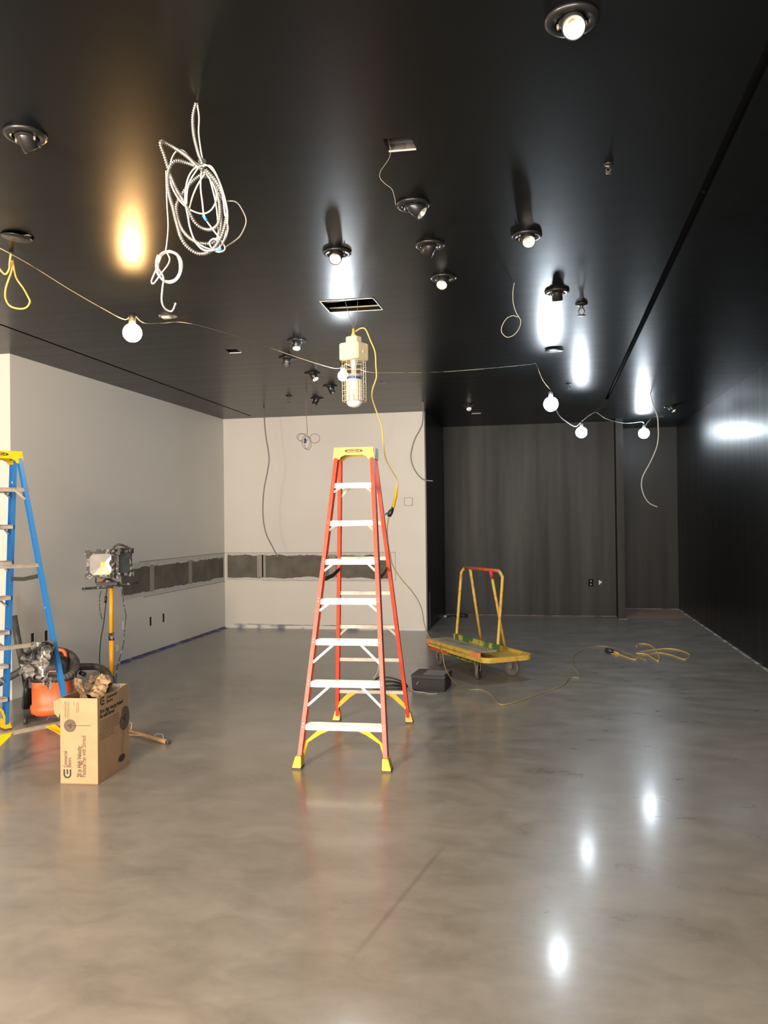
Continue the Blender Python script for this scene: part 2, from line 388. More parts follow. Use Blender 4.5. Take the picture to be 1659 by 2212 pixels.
# ------------------------------------------------------------------ the room
XL, XR = -4.95, 2.31
YJ, YB, YD, YA = 6.66, 11.74, 13.85, 15.05
XRET = -1.745
def wallbox(name, m, *b):
    return struct(MB().box(*b).build(name, m))
YF = -4.0
wallbox('floor', M['floor'], -9.2, 2.6, YF-.2, 13.56, -.15, 0)
fb = MB().box(-2.2, 2.6, 13.56, 15.3, -.15, 0).build('floor', M['floor_brown']); struct(fb)
WT = CEIL-.0005
wallbox('wall_left', M['grey_wall'], XL-.15, XL, YJ, YB+.15, 0, WT)
wallbox('wall_left_return', M['white_wall'], -9.0, XL-.1501, YJ, YJ+.15, 0, WT)
wallbox('wall_far_left', M['grey_wall'], -9.15, -9.0, YF, YJ+.15, 0, WT)
wallbox('wall_back', M['white_wall'], XL, XRET-.02, YB, YB+.12, 0, WT)
wallbox('wall_recess_left', M['right_wall'], XRET-.02, XRET, YB+.0, YD+.12, 0, WT)
wallbox('wall_recess_back', M['dark_wall'], XRET, 1.13, YD, YD+.12, 0, WT)
wallbox('trim_1', M['dark_wall'], 1.13, 1.245, 13.5, YA, 0, WT)          # end of the partition beside the alcove
wallbox('wall_alcove_back', M['dark_wall'], 1.245, XR, YA, YA+.12, 0, WT)
wallbox('wall_right', M['right_wall'], XR, XR+.15, YF, YA+.12, 0, WT)
# shop front behind the camera: piers, head and sill round the glazed opening
o = MB(); o.box(-9.15, -5.9, YF-.15, YF, 0, WT); o.box(1.5, XR+.15, YF-.15, YF, 0, WT); o.box(-5.9, 1.5, YF-.15, YF, 3.12, WT)
struct(o.build('wall_front', M['white_wall']))
o = MB()
for x in (-5.88, -4.05, -2.2, -.35, 1.44): o.box(x, x+.05, YF-.12, YF-.05, 0, 3.12)
o.box(-5.88, 1.49, YF-.12, YF-.05, 0, .06); o.box(-5.88, 1.49, YF-.12, YF-.05, 3.06, 3.12)
struct(o.build('window_1', M['win_frame']))

# ceiling with real cut-outs and a dark plenum above
def ceil_cut(ob, cutters):
    for c in cutters:
        md = ob.modifiers.new('b', 'BOOLEAN'); md.operation = 'DIFFERENCE'; md.solver = 'EXACT'; md.object = c
    dg = bpy.context.evaluated_depsgraph_get(); me = bpy.data.meshes.new_from_object(ob.evaluated_get(dg))
    ob.modifiers.clear(); ob.data = me
    for c in cutters: bpy.data.objects.remove(c)
ceil = MB().box(-9.15, XR+.15, YF-.15, YA+.12, CEIL, CEIL+.03).build('ceiling', M['ceiling'])
cuts = []
def cut_poly(pts, z0=CEIL-.1, z1=CEIL+.2):
    b = MB(); n = len(pts)
    vs = [Vector((p[0], p[1], z0)) for p in pts]+[Vector((p[0], p[1], z1)) for p in pts]
    b.add(vs, [tuple(range(n))[::-1], tuple(range(n, 2*n))]+[(i, (i+1) % n, (i+1) % n+n, i+n) for i in range(n)])
    cuts.append(b.build('cut', M['void']))
def circ(c, r, n=28): return [(c[0]+r*math.cos(2*math.pi*i/n), c[1]+r*math.sin(2*math.pi*i/n)) for i in range(n)]
hatch = [onc(*p) for p in ((691, 650), (806, 643), (827, 668), (713, 674))]
cut_poly([(p.x, p.y) for p in hatch])
sqb = [onc(*p) for p in ((828, 301), (888, 296), (899, 321), (840, 326))]
cut_poly([(p.x, p.y) for p in sqb])
hole_c = onc(40, 509.5); cut_poly(circ(hole_c, .082))
hole_d = onc(362, 683.5); cut_poly(circ(hole_d, .075))
vA = [onc(*p) for p in ((487, 755), (510, 754.5), (521, 761), (496, 762))]
cut_poly([(p.x, p.y) for p in vA])
sr0, sr1 = (.772, 1.2), (.832, 11.45)
cut_poly([(sr0[0]-.02, sr0[1]), (sr0[0]+.025, sr0[1]), (sr1[0]+.025, sr1[1]), (sr1[0]-.02, sr1[1])])
sl0, sl1 = (-4.235, 2.0), (-4.405, 11.5)
cut_poly([(sl0[0]-.014, sl0[1]), (sl0[0]+.014, sl0[1]), (sl1[0]+.014, sl1[1]), (sl1[0]-.014, sl1[1])])
ceil_cut(ceil, cuts); struct(ceil)
# deck above the suspended ceiling
struct(MB().box(-9.15, XR+.15, YF-.15, YA+.12, 3.95, 4.0).build('trim_2', M['void']))
b = MB()
for x0, x1, y0, y1 in ((-9.15, -9.1, YF-.15, YA+.12), (XR+.1, XR+.15, YF-.15, YA+.12), (-9.1, XR+.1, YF-.15, YF-.1), (-9.1, XR+.1, YA+.07, YA+.12)):
    b.box(x0, x1, y0, y1, CEIL+.031, 3.949)
struct(b.build('trim_3', M['void']))
# slot diffusers: blank strips recessed in the slots
b = MB(); b.bar((sr0[0]+.003, sr0[1]+.05, CEIL+.085), (sr1[0]+.003, sr1[1]-.05, CEIL+.085), .13, .02)
struct(b.build('trim_4', M['slot']))
b = MB(); b.bar((sl0[0], sl0[1]+.05, CEIL+.045), (sl1[0], sl1[1]-.05, CEIL+.045), .05, .02)
struct(b.build('trim_5', M['void']))

# ---- unpainted board strip on the left and back walls (flush ragged patches)
def ragged(p0, p1, zt0, zt1, zb0, zb1, normal, m, name, amp=.02, n=70, t=.0015, seed=0, parent=None):
    """irregular strip on a wall between p0 and p1; top/bottom heights with ragged edges"""
    p0 = Vector(p0); p1 = Vector(p1); nn = Vector(normal); top = []; bot = []
    for i in range(n+1):
        u = i/n; q = p0.lerp(p1, u)
        a = noise.noise(Vector((u*14, seed, 0)))*amp+noise.noise(Vector((u*47, seed, 3)))*amp*.6
        c = noise.noise(Vector((u*7, seed+9, 0)))*amp*1.3+noise.noise(Vector((u*38, seed+5, 3)))*amp*.35
        top.append(Vector((q.x, q.y, zt0+(zt1-zt0)*u+a))); bot.append(Vector((q.x, q.y, zb0+(zb1-zb0)*u+c)))
    b = MB(); vs = []
    for i in range(n+1): vs += [bot[i]+nn*.0002, top[i]+nn*.0002, bot[i]+nn*t, top[i]+nn*t]
    fs = []
    for i in range(n):
        a = i*4; e = a+4
        fs += [(a+2, e+2, e+3, a+3), (a, a+1, e+1, e), (a+1, a+3, e+3, e+1), (a, e, e+2, a+2)]
    fs += [(0, 2, 3, 1), (n*4, n*4+1, n*4+3, n*4+2)]
    b.add(vs, fs); o = b.build(name, m, parent)
    return o
yl0 = onx(262, 1215, XL).y; yl_skim = onx(268, 1215, XL).y
k = lambda z: z
struct(ragged((XL, yl_skim, 0), (XL, YB-.02, 0), 1.165, 1.165, .735, .735, (1, 0, 0), M['board_skim'], 'trim_6', .006, seed=4, t=.001))
struct(ragged((XL, yl0, 0), (XL, YB-.06, 0), 1.10, 1.10, .79, .79, (1, 0, 0), M['bare_board'], 'trim_7', .03, seed=1, t=.002))
xb1 = ony(846, 1220, YB).x
struct(ragged((XL+.03, YB, 0), (xb1, YB, 0), 1.165, 1.165, .745, .745, (0, -1, 0), M['board_skim'], 'trim_8', .006, seed=6, t=.001))
struct(ragged((XL+.05, YB, 0), (xb1-.03, YB, 0), 1.135, 1.12, .785, .785, (0, -1, 0), M['bare_board'], 'trim_9', .028, seed=2, t=.002))
b = MB()
for px in (328, 411): 
    y = onx(px, 1230, XL).y; b.box(XL, XL+.003, y-.055, y+.055, .78, 1.12)
for px, w in ((562, .05), (570, .03), (718, .055)):
    x = ony(px, 1220, YB).x; b.box(x-w, x+w, YB-.003, YB, .79, 1.14)
struct(b.build('trim_10', M['seam']))
b = MB()
b.box(XL, XL+.0025, onx(300, 1215, XL).y, YB, 1.168, 1.174); b.box(XL, XL+.0025, onx(310, 1275, XL).y, YB, .722, .728)
b.box(XL, xb1+.06, YB-.0025, YB, 1.168, 1.173); b.box(ony(565, 1250, YB).x, xb1, YB-.0025, YB, .738, .743)
b.box(xb1+.055, xb1+.06, YB-.0025, YB, .74, 1.173)
struct(b.build('trim_11', M['pencil']))

# ---- skirting gaps and masking
def floor_strip(name, pts, w, m, side, amp=.02, seed=0):
    b = MB(); n = len(pts); vs = []
    for i, p in enumerate(pts):
        p = Vector(p); a = w*(1+.8*noise.noise(Vector((i*.35, seed, 0))))+amp*noise.noise(Vector((i*1.3, seed, 1)))
        q = p+Vector(side)*max(a, .004); vs += [p, q, p+Vector((0, 0, .003)), q+Vector((0, 0, .003))]
    fs = []
    for i in range(n-1):
        a = i*4; e = a+4; fs += [(a+2, a+3, e+3, e+2), (a+1, e+1, e+3, a+3), (a, a+2, e+2, e)]
    b.add(vs, fs); return struct(b.build(name, m))
seq = lambda p0, p1, n=60: [Vector(p0).lerp(Vector(p1), i/n) for i in range(n+1)]
floor_strip('baseboard_left', seq((XL, 8.6, .0005), (XL, YB-.05, .0005)), .06, M['tape_blue_floor'], (1, 0, 0), .02, 1)
struct(MB().box(XL, XL+.003, 8.6, YB, 0, .022).build('baseboard_left', M['tape_blue_floor']))
o = ragged((XL+.05, YB, 0), (XRET-.03, YB, 0), .055, .05, .0005, .0005, (0, -1, 0), M['dust_white'], 'baseboard_back', .012, seed=12, t=.004); struct(o)
floor_strip('baseboard_back', seq((XL+.02, YB, .0005), (XRET-.02, YB, .0005)), .05, M['dust_white'], (0, -1, 0), .02, 4)
struct(ragged((XL+.15, YB, 0), (-2.2, YB, 0), .062, .058, .056, .052, (0, -1, 0), M['pencil'], 'trim_12', .010, seed=15, t=.005))
floor_strip('baseboard_recess', seq((XRET, YD, .0005), (1.13, YD, .0005)), .03, M['dust'], (0, -1, 0), .02, 7)
floor_strip('baseboard_right', seq((XR, 4, .0005), (XR, YA, .0005), 120), .03, M['dust'], (-1, 0, 0), .02, 9)
floor_strip('baseboard_alcove', seq((1.25, YA, .0005), (XR, YA, .0005), 30), .02, M['dust'], (0, -1, 0), .01, 3)
floor_strip('baseboard_pier', seq((1.13, 13.5, .0005), (1.27, 13.5, .0005), 12), .05, M['dust'], (0, -1, 0), .01, 5)
struct(MB().box(XRET, XRET+.002, 11.95, 11.965, .02, .55).build('trim_13', M['pale_wire']))

# ---- fittings on the walls
def wall_slot(px, py, group, label):
    p = onx(px, py, XL); b = MB(); b.box(XL, XL+.004, p.y-.02, p.y+.02, p.z-.055, p.z+.055)
    o = b.build('cable_slot', M['void']); tag(o, label, 'wall opening', group)
    b = MB(); b.box(XL, XL+.006, p.y+.02, p.y+.032, p.z-.055, p.z+.055); f = b.build('bare_edge', M['plate_white'], o)
    f.location = -o.location
wall_slot(325, 1342, 'low wall slots', 'narrow dark slot in the grey wall right of the work light, left of its pair')
wall_slot(353, 1334.5, 'low wall slots', 'narrow dark slot cut in the grey wall, nearest the back corner')
wall_slot(70, 1380, 'low wall slots', 'dark slot low in the grey wall beside the blue ladder, above the vacuum')
wall_slot(99.5, 1374, 'low wall slots', 'dark slot low in the grey wall hidden partly by the blue ladder rail')
def plate(name, x, y, z, w, h, m, label, cat, ax='x', t=.006, group=None):
    b = MB()
    if ax == 'x': b.box(x, x+t, y-w/2, y+w/2, z-h/2, z+h/2)
    else: b.box(x-w/2, x+w/2, y-t, y, z-h/2, z+h/2)
    return tag(b.build(name, m, bevel=.0015), label, cat, group)
p = onx(270, 1350, XL); plate('round_wall_patch', XL, p.y, p.z, .11, .1, M['plate_white'], 'pale blank patch on grey wall behind the work light cable', 'cover')
p = onx(255, 1399, XL); plate('round_wall_patch', XL, p.y, p.z, .07, .08, M['plate_white'], 'small pale patch on grey wall just right of the orange pole', 'cover')
p = ony(882.5, 1083.5, YB)
o = plate('blank_cover_plate', p.x, YB, p.z, .115, .115, M['white_wall'], 'small square blank plate on the white back wall', 'cover plate', 'y', .008)
b = MB(); 
for x0, x1, z0, z1 in ((-.062, .062, .055, .061), (-.062, .062, -.061, -.055), (-.062, -.056, -.06, .06), (.056, .062, -.06, .06)): b.box(x0, x1, -.005, .0, z0, z1)
f = b.build('outline', M['pencil'], o); f.location = (0, .002, .0575)
# outlet and device on the dark back wall
p = ony(1276.5, 1259, YD); t = thing('power_outlet', 'black duplex power outlet low on the black back wall', 'outlet', (p.x, YD, p.z))
MB().box(-.038, .038, -.006, 0, -.06, .06).build('cover_plate', M['outlet_dark'], t, bevel=.002)
for s in (-1, 1): MB().box(-.017, .017, -.009, -.006, s*.027-.016, s*.027+.016).build('socket', M['black_plastic'], t, bevel=.001)
p = ony(1296, 1258, YD); t = thing('wall_bracket', 'small white bracket on the black back wall beside the outlet', 'bracket', (p.x, YD, p.z))
MB().box(-.018, .0, -.02, 0, -.035, .035).build('back_plate', M['plate_white'], t); MB().box(0, .025, -.035, -.01, -.01, .02).build('clip', M['plate_white'], t)

# ------------------------------------------------------------------ downlights
def downlight(px, py, aim, label, dark=False, r=.086, lampring=False, L=.085, drop=.012, name='recessed_downlight'):
    c = onc(px, py); t = thing(name, label, 'ceiling light', (c.x, c.y, CEIL), 0, 'adjustable black downlights in the ceiling')
    d = Vector(aim).normalized()
    b = MB(); b.lathe([(r*.62, -.004), (r*.62, -.016), (r*.93, -.014), (r, -.008), (r, 0), (r*.62, 0)], seg=40); b.build('trim_ring', M['black_metal'], t)
    b = MB(); b.lathe([(r*.62, -.001), (.001, -.001)], seg=30); b.build('housing', M['void'], t)
    b = MB(); b.sphere((0, 0, -.006), r*.55, 24, 10, (1, 1, .45)); b.build('gimbal', M['black_metal'], t)
    rs = .0375; o = Vector((0, 0, -.006))-d*.02
    sn = MB(); sn.lathe([(.004, 0), (rs*.97, 0), (rs, .02), (rs, L+.02), (rs*.93, L+.02), (rs*.88, L+.012)], o, d, 32)
    sno = sn.build('snout', M['black_metal'], t)
    rf = MB(); rf.lathe([(rs*.92, L+.018), (rs*.72, L-.005), (rs*.40, L-.028), (.001, L-.03)], o, d, 32)
    rf.build('reflector', M['dark_reflector'] if dark else M['reflector'], sno)
    if not dark:
        MB().lathe([(.001, L-.022), (rs*.25, L-.022), (rs*.25, L-.029)], o, d, 16).build('lamp', M['lens'], sno)
        # folded seam across the reflector
    for s in (-1, 1):
        MB().cyl((s*r*.5, 0, -.014), (s*r*.5, 0, -.03), .006, .004, 10).build('pivot_screw', M['steel'], t)
    return t
DN = Vector((0, 0, -1)); TC = -fh
downlight(1235, 41, DN*.75+TC*.75-rh*.1, 'black downlight with a brightly lit white reflector, nearest one, top right', r=.087)
downlight(55, 290, DN*.9+fh*.5+rh*.35, 'black downlight with snout turned away, nearest one on the left', L=.06)
downlight(892, 441, DN*.8+rh*.8+TC*.2, 'black downlight tipped to the right below the metal-lined square opening', L=.068)
downlight(728.5, 544.5, DN*.7+TC*.75-rh*.12, 'black downlight with white face casting a hat-shaped shadow above the ceiling hatch')
downlight(929, 528, DN*.8+fh*.35-rh*.35, 'black downlight with dark snout, middle one of the central three', L=.06)
downlight(958, 599, DN*.75+TC*.65-rh*.2, 'black downlight with round white face, farthest of the central three')
downlight(1138, 508, DN*.7+TC*.8, 'black downlight with white lamp face and long dark shadow, right of centre', lampring=True)
downlight(1203, 629, DN*.9+fh*.35+rh*.12, 'black downlight with dark snout under a pointed shadow, next to the cool glare', L=.06)
downlight(641.5, 735, DN*.95+TC*.45, 'black downlight with white face, left of the caged lamp, nearest of its row')
downlight(621, 773, DN*.85+TC*.5-rh*.1, 'black downlight with dark round face behind the slanting cord', dark=True)
downlight(675, 806.5, DN*.8+TC*.45+rh*.45, 'black downlight with white slotted face, just below the cord end')
downlight(713, 834, DN*.8+TC*.2+rh*.35, 'small dark downlight beside the caged lamp', dark=True)
downlight(685, 860.5, DN*.85-rh*.45+TC*.15, 'small dark downlight farthest towards the white back wall', dark=True)
downlight(1012, 875, DN*.7+TC*.7, 'small downlight with pale face over the dark recess, left of the bulbs')
downlight(1448, 878, DN*.75+TC*.45+rh*.4, 'small downlight with lit face near the right wall corner')

# sprinkler heads
def sprinkler(px, py, s, label):
    c = onc(px, py); t = thing('sprinkler_head', label, 'sprinkler', (c.x, c.y, CEIL), 0, 'ceiling sprinkler heads')
    MB().lathe([(.001, 0), (.035*s, 0), (.03*s, -.008*s), (.012*s, -.012*s)], seg=20).build('escutcheon', M['black_metal'], t)
    b = MB(); b.cyl((0, 0, -.005), (0, 0, -.03*s), .01*s)
    for sg in (-1, 1): b.tube([(sg*.01*s, 0, -.028*s), (sg*.018*s, 0, -.045*s), (sg*.006*s, 0, -.062*s)], .003*s, 6)
    b.build('frame', M['sprink'], t)
    b = MB(); b.lathe([(.001, -.062*s), (.022*s, -.064*s), (.022*s, -.067*s), (.001, -.068*s)], seg=16); b.build('deflector', M['sprink'], t)
sprinkler(1314, 354, .62, 'small dark sprinkler head nearest the camera, alone beside the long ceiling slot')
sprinkler(1256, 656, 1.35, 'dark sprinkler head on the ceiling right of the glare patch')
sprinkler(1228, 828, 1.0, 'tiny sprinkler head on the ceiling above the largest cool bulb')
sprinkler(624, 855, 1.3, 'tiny dark sprinkler head on the ceiling left of the small dark downlights')

# square opening lined with metal
def lined_box(name, quad, h, label, m, group=None, rim=True):
    cx = sum((p for p in quad), Vector())/4; t = thing(name, label, 'ceiling opening', (cx.x, cx.y, CEIL), 0, group)
    q = [Vector((p.x-cx.x, p.y-cx.y, 0)) for p in quad]
    b = MB()
    for i in range(4):
        a, c = q[i], q[(i+1) % 4]; n = (c-a).cross(Vector((0, 0, 1))).normalized()
        b.add([a, c, c+Vector((0, 0, h)), a+Vector((0, 0, h)), a+n*.002, c+n*.002, c+n*.002+Vector((0, 0, h)), a+n*.002+Vector((0, 0, h))],
              [(0, 1, 2, 3), (4, 7, 6, 5), (0, 4, 5, 1), (3, 2, 6, 7), (0, 3, 7, 4), (1, 5, 6, 2)])
    b.build('metal_lining', m, t)
    if rim:
        a, c = q[3], q[2]; MB().bar(a+Vector((0, 0, -.003)), c+Vector((0, 0, -.003)), .006, .006).build('bright_lip', M['alu'], t)
    return t, q
t, q = lined_box('junction_box', sqb, .13, 'square metal-lined ceiling opening with a thin wire hanging out', M['steel'])
MB().box(-.12, .12, -.09, .09, .131, .134).build('box_top', M['steel'], t)
t, q = lined_box('ceiling_vent', vA, .06, 'small rectangular opening in the ceiling left of the caged lamp', M['black_metal'])
t, q = lined_box('access_hatch', hatch, .012, 'open rectangular access hatch with pale rim above the caged lamp', M['black_metal'], rim=False)
b = MB(); qs = [p+Vector((0, 0, -.004)) for p in q]
b.tube(resample(qs+[qs[0]], .02)+[qs[0]], .0035, 8); b.build('rim', M['alu'], t)
h0, h1, h2, h3 = hatch; up = Vector((0, 0, .03))
tag(MB().tube(smooth([h3.lerp(h2, -.1)+up, h3.lerp(h2, .5)+up*1.0, h3.lerp(h2, 1.1)+up*1.1]), .006, 12).build('conduit_pipe', M['pipe']), 'beige pipe crossing inside the open ceiling hatch', 'pipe')
tag(MB().tube(smooth([h0.lerp(h3, .7)+up*1.5-rh*.1, h0.lerp(h2, .5)+up*1.5, h1.lerp(h2, .2)+up*1.5+rh*.1]), .008, 8).build('plenum_cable', M['pale_wire']), 'pale cable curving inside the open ceiling hatch', 'cable')
t = thing('mounting_clip', 'tiny bracket on the ceiling right of the caged lamp', 'bracket', onc(830, 826))
MB().box(-.05, .05, -.006, .006, -.008, 0).build('strip', M['black_metal'], t); MB().box(-.055, -.035, -.015, .015, -.02, 0).build('clip', M['black_metal'], t)
o = MB().box(-.07, .07, -.02, .02, -.008, 0); c = onc(1029, 893); o.v = [v+c for v in o.v]
tag(o.build('ceiling_plate', M['pale_wire']), 'short pale strip on the ceiling over the black recess', 'plate')
# dangling cover disc
c = onc(1197, 753); t = thing('cover_disc', 'tilted dark round cover plate hanging just under the ceiling beside the glare', 'cover plate', c)
b = MB(); b.lathe([(.001, -.022), (.085, -.022), (.088, -.018), (.085, -.012), (.001, -.012)], seg=36); b.build('disc', M['black_metal'], t)
MB().cyl((0, 0, -.012), (0, 0, 0), .012).build('stem', M['black_metal'], t)
# left cover hanging from its hole
t = thing('cover_disc', 'dark round cover plate tipped open at the left ceiling hole', 'cover plate', (hole_c.x, hole_c.y, CEIL))
b = MB(); b.lathe([(.001, -.010), (.080, -.010), (.082, -.007), (.080, -.004), (.001, -.004)], origin=(-.012, 0, -.003), axis=(.10, .0, 1), seg=36); b.build('disc', M['black_metal'], t)
MB().box(.03, .075, -.01, .01, -.006, -.002).build('spring_clip', M['steel'], t)
t = thing('junction_box', 'small open junction box at the ceiling hole above the warm bulb', 'junction box', (hole_d.x, hole_d.y, CEIL))
MB().lathe([(.075, 0), (.073, .05), (.001, .05)], seg=24).build('can', M['steel'], t); MB().box(-.04, .02, -.02, .02, -.015, .0).build('wire_nut', M['plate_white'], t)

# ------------------------------------------------------------------ cables
def cable(name, label, pts, r, m, group=None, n=6, seg=6, parent=None):
    P = smooth(pts, n); b = MB().tube(P, r, seg)
    o = b.build(name, m, parent, world=True)
    if parent is None: tag(o, label, 'cable', group)
    return o
# bulbs
def bulb(px, py, D, r, col, s, label, hang=.05, tilt=(0, 0)):
    c = atD(px, py, D); t = thing('work_bulb', label, 'light bulb', c)
    b = MB(); b.sphere((0, 0, 0), r, 28, 16); b.build('glass_globe', bulb_mat('bulb_glow', col, s), t)
    b = MB(); b.lathe([(.001, r+.07), (.018, r+.07), (.024, r+.055), (.024, r-.005), (.001, r-.005)], seg=18); b.build('lamp_socket', M['black_plastic'], t)
    return c+Vector((0, 0, r+.07))
RB = .064
def es(w, r=RB): return w/(math.pi*4*math.pi*r*r)
cool = (.80, .90, 1.0); warm = (1.0, .56, .20)
eW = bulb(286, 719, 5.47, RB, warm, es(W_WARM), 'warm orange glowing bulb hanging on the cord at the left')
e0 = bulb(741, 812, 6.9, .045, cool, es(W_COOL[0], .045), 'cool white bulb glowing just behind the caged lamp')
e1 = bulb(1190, 873, 8.19, .075, cool, es(W_COOL[1], .075), 'largest cool white bulb, hanging left of the other two at the right')
e2 = bulb(1256, 934, 10.65, .075, cool, es(W_COOL[2], .075), 'cool white bulb glowing in front of the black back wall, middle of the right three')
e3 = bulb(1391, 936, 12.8, .085, cool, es(W_COOL[3], .085), 'cool white bulb glowing in front of the alcove at the far right')
# main cord
st = onc(24, 538)-Vector((0, 0, .03))
cable('festoon_cord', 'long sagging string light cord from the left ceiling to the caged lamp', [atD(-60, 505, 4.6), st, atD(75, 578, 4.9), atD(150, 625, 5.1), atD(225, 668, 5.3), atD(270, 690, 5.45), eW, atD(310, 697, 5.6), onc(350, 690)-Vector((0, 0, .03)), onc(395, 691)-Vector((0, 0, .02)), atD(470, 714, 6.45), atD(560, 743, 6.6), atD(640, 771, 6.75), atD(725, 796, 6.9), e0+Vector((0, 0, 0))], .0032, M['festoon'])
cable('festoon_cord', 'taut thin cord from the caged lamp to the ceiling beside the largest cool bulb', [e0, atD(795, 803, 7.0), atD(860, 805, 7.2), atD(960, 803, 7.5), atD(1060, 795, 7.9), onc(1150, 784)-Vector((0, 0, .01)), atD(1157, 784, 8.2), atD(1172, 820, 8.2), e1], .0038, M['festoon'])
cable('festoon_cord', 'thin cord between the largest cool bulb and the middle cool bulb', [e1, atD(1205, 893, 8.8), atD(1225, 912, 9.8), atD(1243, 921, 10.5), e2], .006, M['pale_wire'])
cable('festoon_cord', 'thin cord sagging from the ceiling to the rightmost cool bulb', [e2, onc(1285, 888)-Vector((0, 0, .02)), atD(1310, 905, 12.0), atD(1350, 914, 12.4), atD(1385, 911, 12.7), e3], .007, M['pale_wire'])
t = thing('hanger_bar', 'dark thin bar on the ceiling above the rightmost bulb', 'bracket', onc(1416, 899))
MB().box(-.12, .12, -.008, .008, -.02, 0).build('bar', M['black_metal'], t); MB().tube([(-.05, 0, -.01), (-.14, -.1, -.11), (-.2, -.2, -.2)], .008).build('hook', M['pale_wire'], t)

# yellow loops at left
s0 = onc(22, 535)-Vector((0, 0, .04)); D0 = 4.72
t = thing('yellow_cord_coil', 'yellow cord looped and hanging from the ceiling at the far left', 'cable', s0)
lp = [(25, 545), (30, 580), (36, 602), (50, 622), (60, 640), (64.5, 652), (57, 664), (42, 667), (22, 661), (12, 645), (12, 625), (18, 605), (25, 585), (26, 560), (25, 546)]
MB().tube(smooth([atD(x, y, D0+.04*math.sin(i)) for i, (x, y) in enumerate(lp)], 6), .0055, 8).build('loop', M['yellow_cord'], t, world=True)
lp = [(24, 548), (21, 565), (20, 580), (13, 592), (5, 588), (-6, 572), (-14, 550)]
MB().tube(smooth([atD(x, y, D0-.03) for x, y in lp], 6), .0055, 8).build('loop', M['yellow_cord'], t, world=True)
lp = [(-10, 530), (2, 527), (10, 526), (18, 532), (24, 541)]
MB().tube(smooth([atD(x, y, D0) for x, y in lp], 6), .004, 6).build('tie_wire', M['black_wire'], t, world=True)
MB().tube([atD(24, 538, D0), atD(24, 562, D0)], .012, 8).build('knot', M['dark_rubber'], t, world=True)

# armoured cable coil
Dc = 3.02
def cp(pts, d=0., wob=.03, seed=0):
    out = []
    for i, (x, y) in enumerate(pts):
        out.append(atD(x/2.9625, 200+y/2.9625, Dc+d+wob*math.sin(i*1.3+seed)))
    return out
top = onc(423, 222)
t = thing('armoured_cable_coil', 'large tangled coil of silver armoured cable and white wire hanging from the ceiling', 'cable', top)
loops = [
 [(1255, 66), (1235, 150), (1240, 260), (1268, 380), (1290, 440), (1310, 500), (1370, 580), (1400, 680), (1408, 770), (1395, 840), (1350, 876), (1290, 865), (1240, 820), (1200, 740), (1165, 680), (1120, 600), (1080, 495), (1050, 400), (1027, 335), (1037, 312), (1075, 330), (1140, 368), (1200, 410), (1250, 460), (1295, 495)],
 [(1300, 490), (1200, 452), (1135, 436), (1092, 462), (1072, 540), (1080, 640), (1108, 740), (1130, 830), (1160, 930), (1205, 992), (1270, 1030), (1340, 1018), (1395, 960), (1432, 880), (1452, 760), (1422, 650), (1385, 570), (1315, 490)],
 [(1310, 510), (1230, 570), (1165, 650), (1130, 720), (1138, 800), (1170, 880), (1230, 942), (1300, 966), (1372, 955), (1412, 880), (1416, 740), (1400, 640), (1370, 570), (1320, 500)]]
for i, l in enumerate(loops):
    P = resample(smooth(cp(l, [0, -.03, .03][i], .02, i), 10), .0022)
    rf = lambda k: .0062+.0019*math.sin(k*math.pi/2)
    MB().tube(P, .007, 8, rf=rf).build('armoured_cable', M['galv'], t, world=True)
ww = [
 [(1300, 470), (1350, 472), (1392, 540), (1432, 650), (1455, 760), (1452, 860), (1430, 950), (1390, 1000), (1320, 1010), (1260, 970), (1220, 880), (1200, 780), (1184, 680), (1200, 560), (1240, 490), (1290, 470)],
 [(1295, 455), (1345, 480), (1400, 560), (1425, 660), (1440, 780), (1460, 870), (1425, 965), (1360, 1012), (1290, 1000), (1240, 930), (1210, 830), (1195, 700), (1210, 580), (1270, 480)],
 [(1290, 500), (1284, 600), (1295, 700), (1308, 790), (1350, 860), (1412, 940), (1440, 1000), (1400, 1020), (1360, 1000), (1340, 960), (1370, 935), (1400, 960), (1410, 1000)],
 [(1080, 500), (1100, 600), (1150, 690), (1210, 745), (1290, 775), (1350, 752), (1385, 680), (1370, 600), (1320, 520)],
 [(1310, 520), (1260, 600), (1222, 700), (1208, 800), (1235, 920), (1290, 980), (1370, 1000), (1395, 930), (1395, 840), (1380, 700), (1340, 540)],
 [(1090, 480), (1100, 420), (1130, 375), (1170, 372), (1230, 430), (1290, 480)],
 [(1262, 66), (1274, 160), (1272, 260), (1288, 380), (1302, 450)]]
for i, l in enumerate(ww):
    MB().tube(smooth(cp(l, .012*i-.04, .02, i), 8), .0032, 7).build('white_wire', M['white_wire'], t, world=True)
MB().tube(smooth(cp([(1400, 640), (1430, 690), (1510, 700), (1558, 765), (1575, 830), (1542, 910), (1500, 950), (1440, 990)], -.03), 8), .0028, 6).build('black_wire', M['grey_wire'], t, world=True)
MB().tube(cp([(1292, 440), (1300, 480), (1318, 530)]), .016, 8).build('wire_tie', M['galv'], t, world=True)
MB().tube(cp([(1300, 785), (1322, 820)], -.02, 0), .0055, 8).build('blue_tape', M['blue_tape'], t, world=True)
MB().tube(cp([(1375, 1010), (1420, 1010)], -.03, 0), .006, 8).build('blue_tape', M['blue_tape'], t, world=True)
t2 = thing('white_wire_coil', 'small coil of white wire with hooked end dangling below the armoured coil', 'cable', atD(365, 370, Dc))
MB().tube(smooth(cp([(1062, 500), (1068, 700), (1076, 850), (1068, 960), (1060, 1010)]), 8), .0028, 6).build('drop_wire', M['white_wire'], t2, world=True)
pts = []
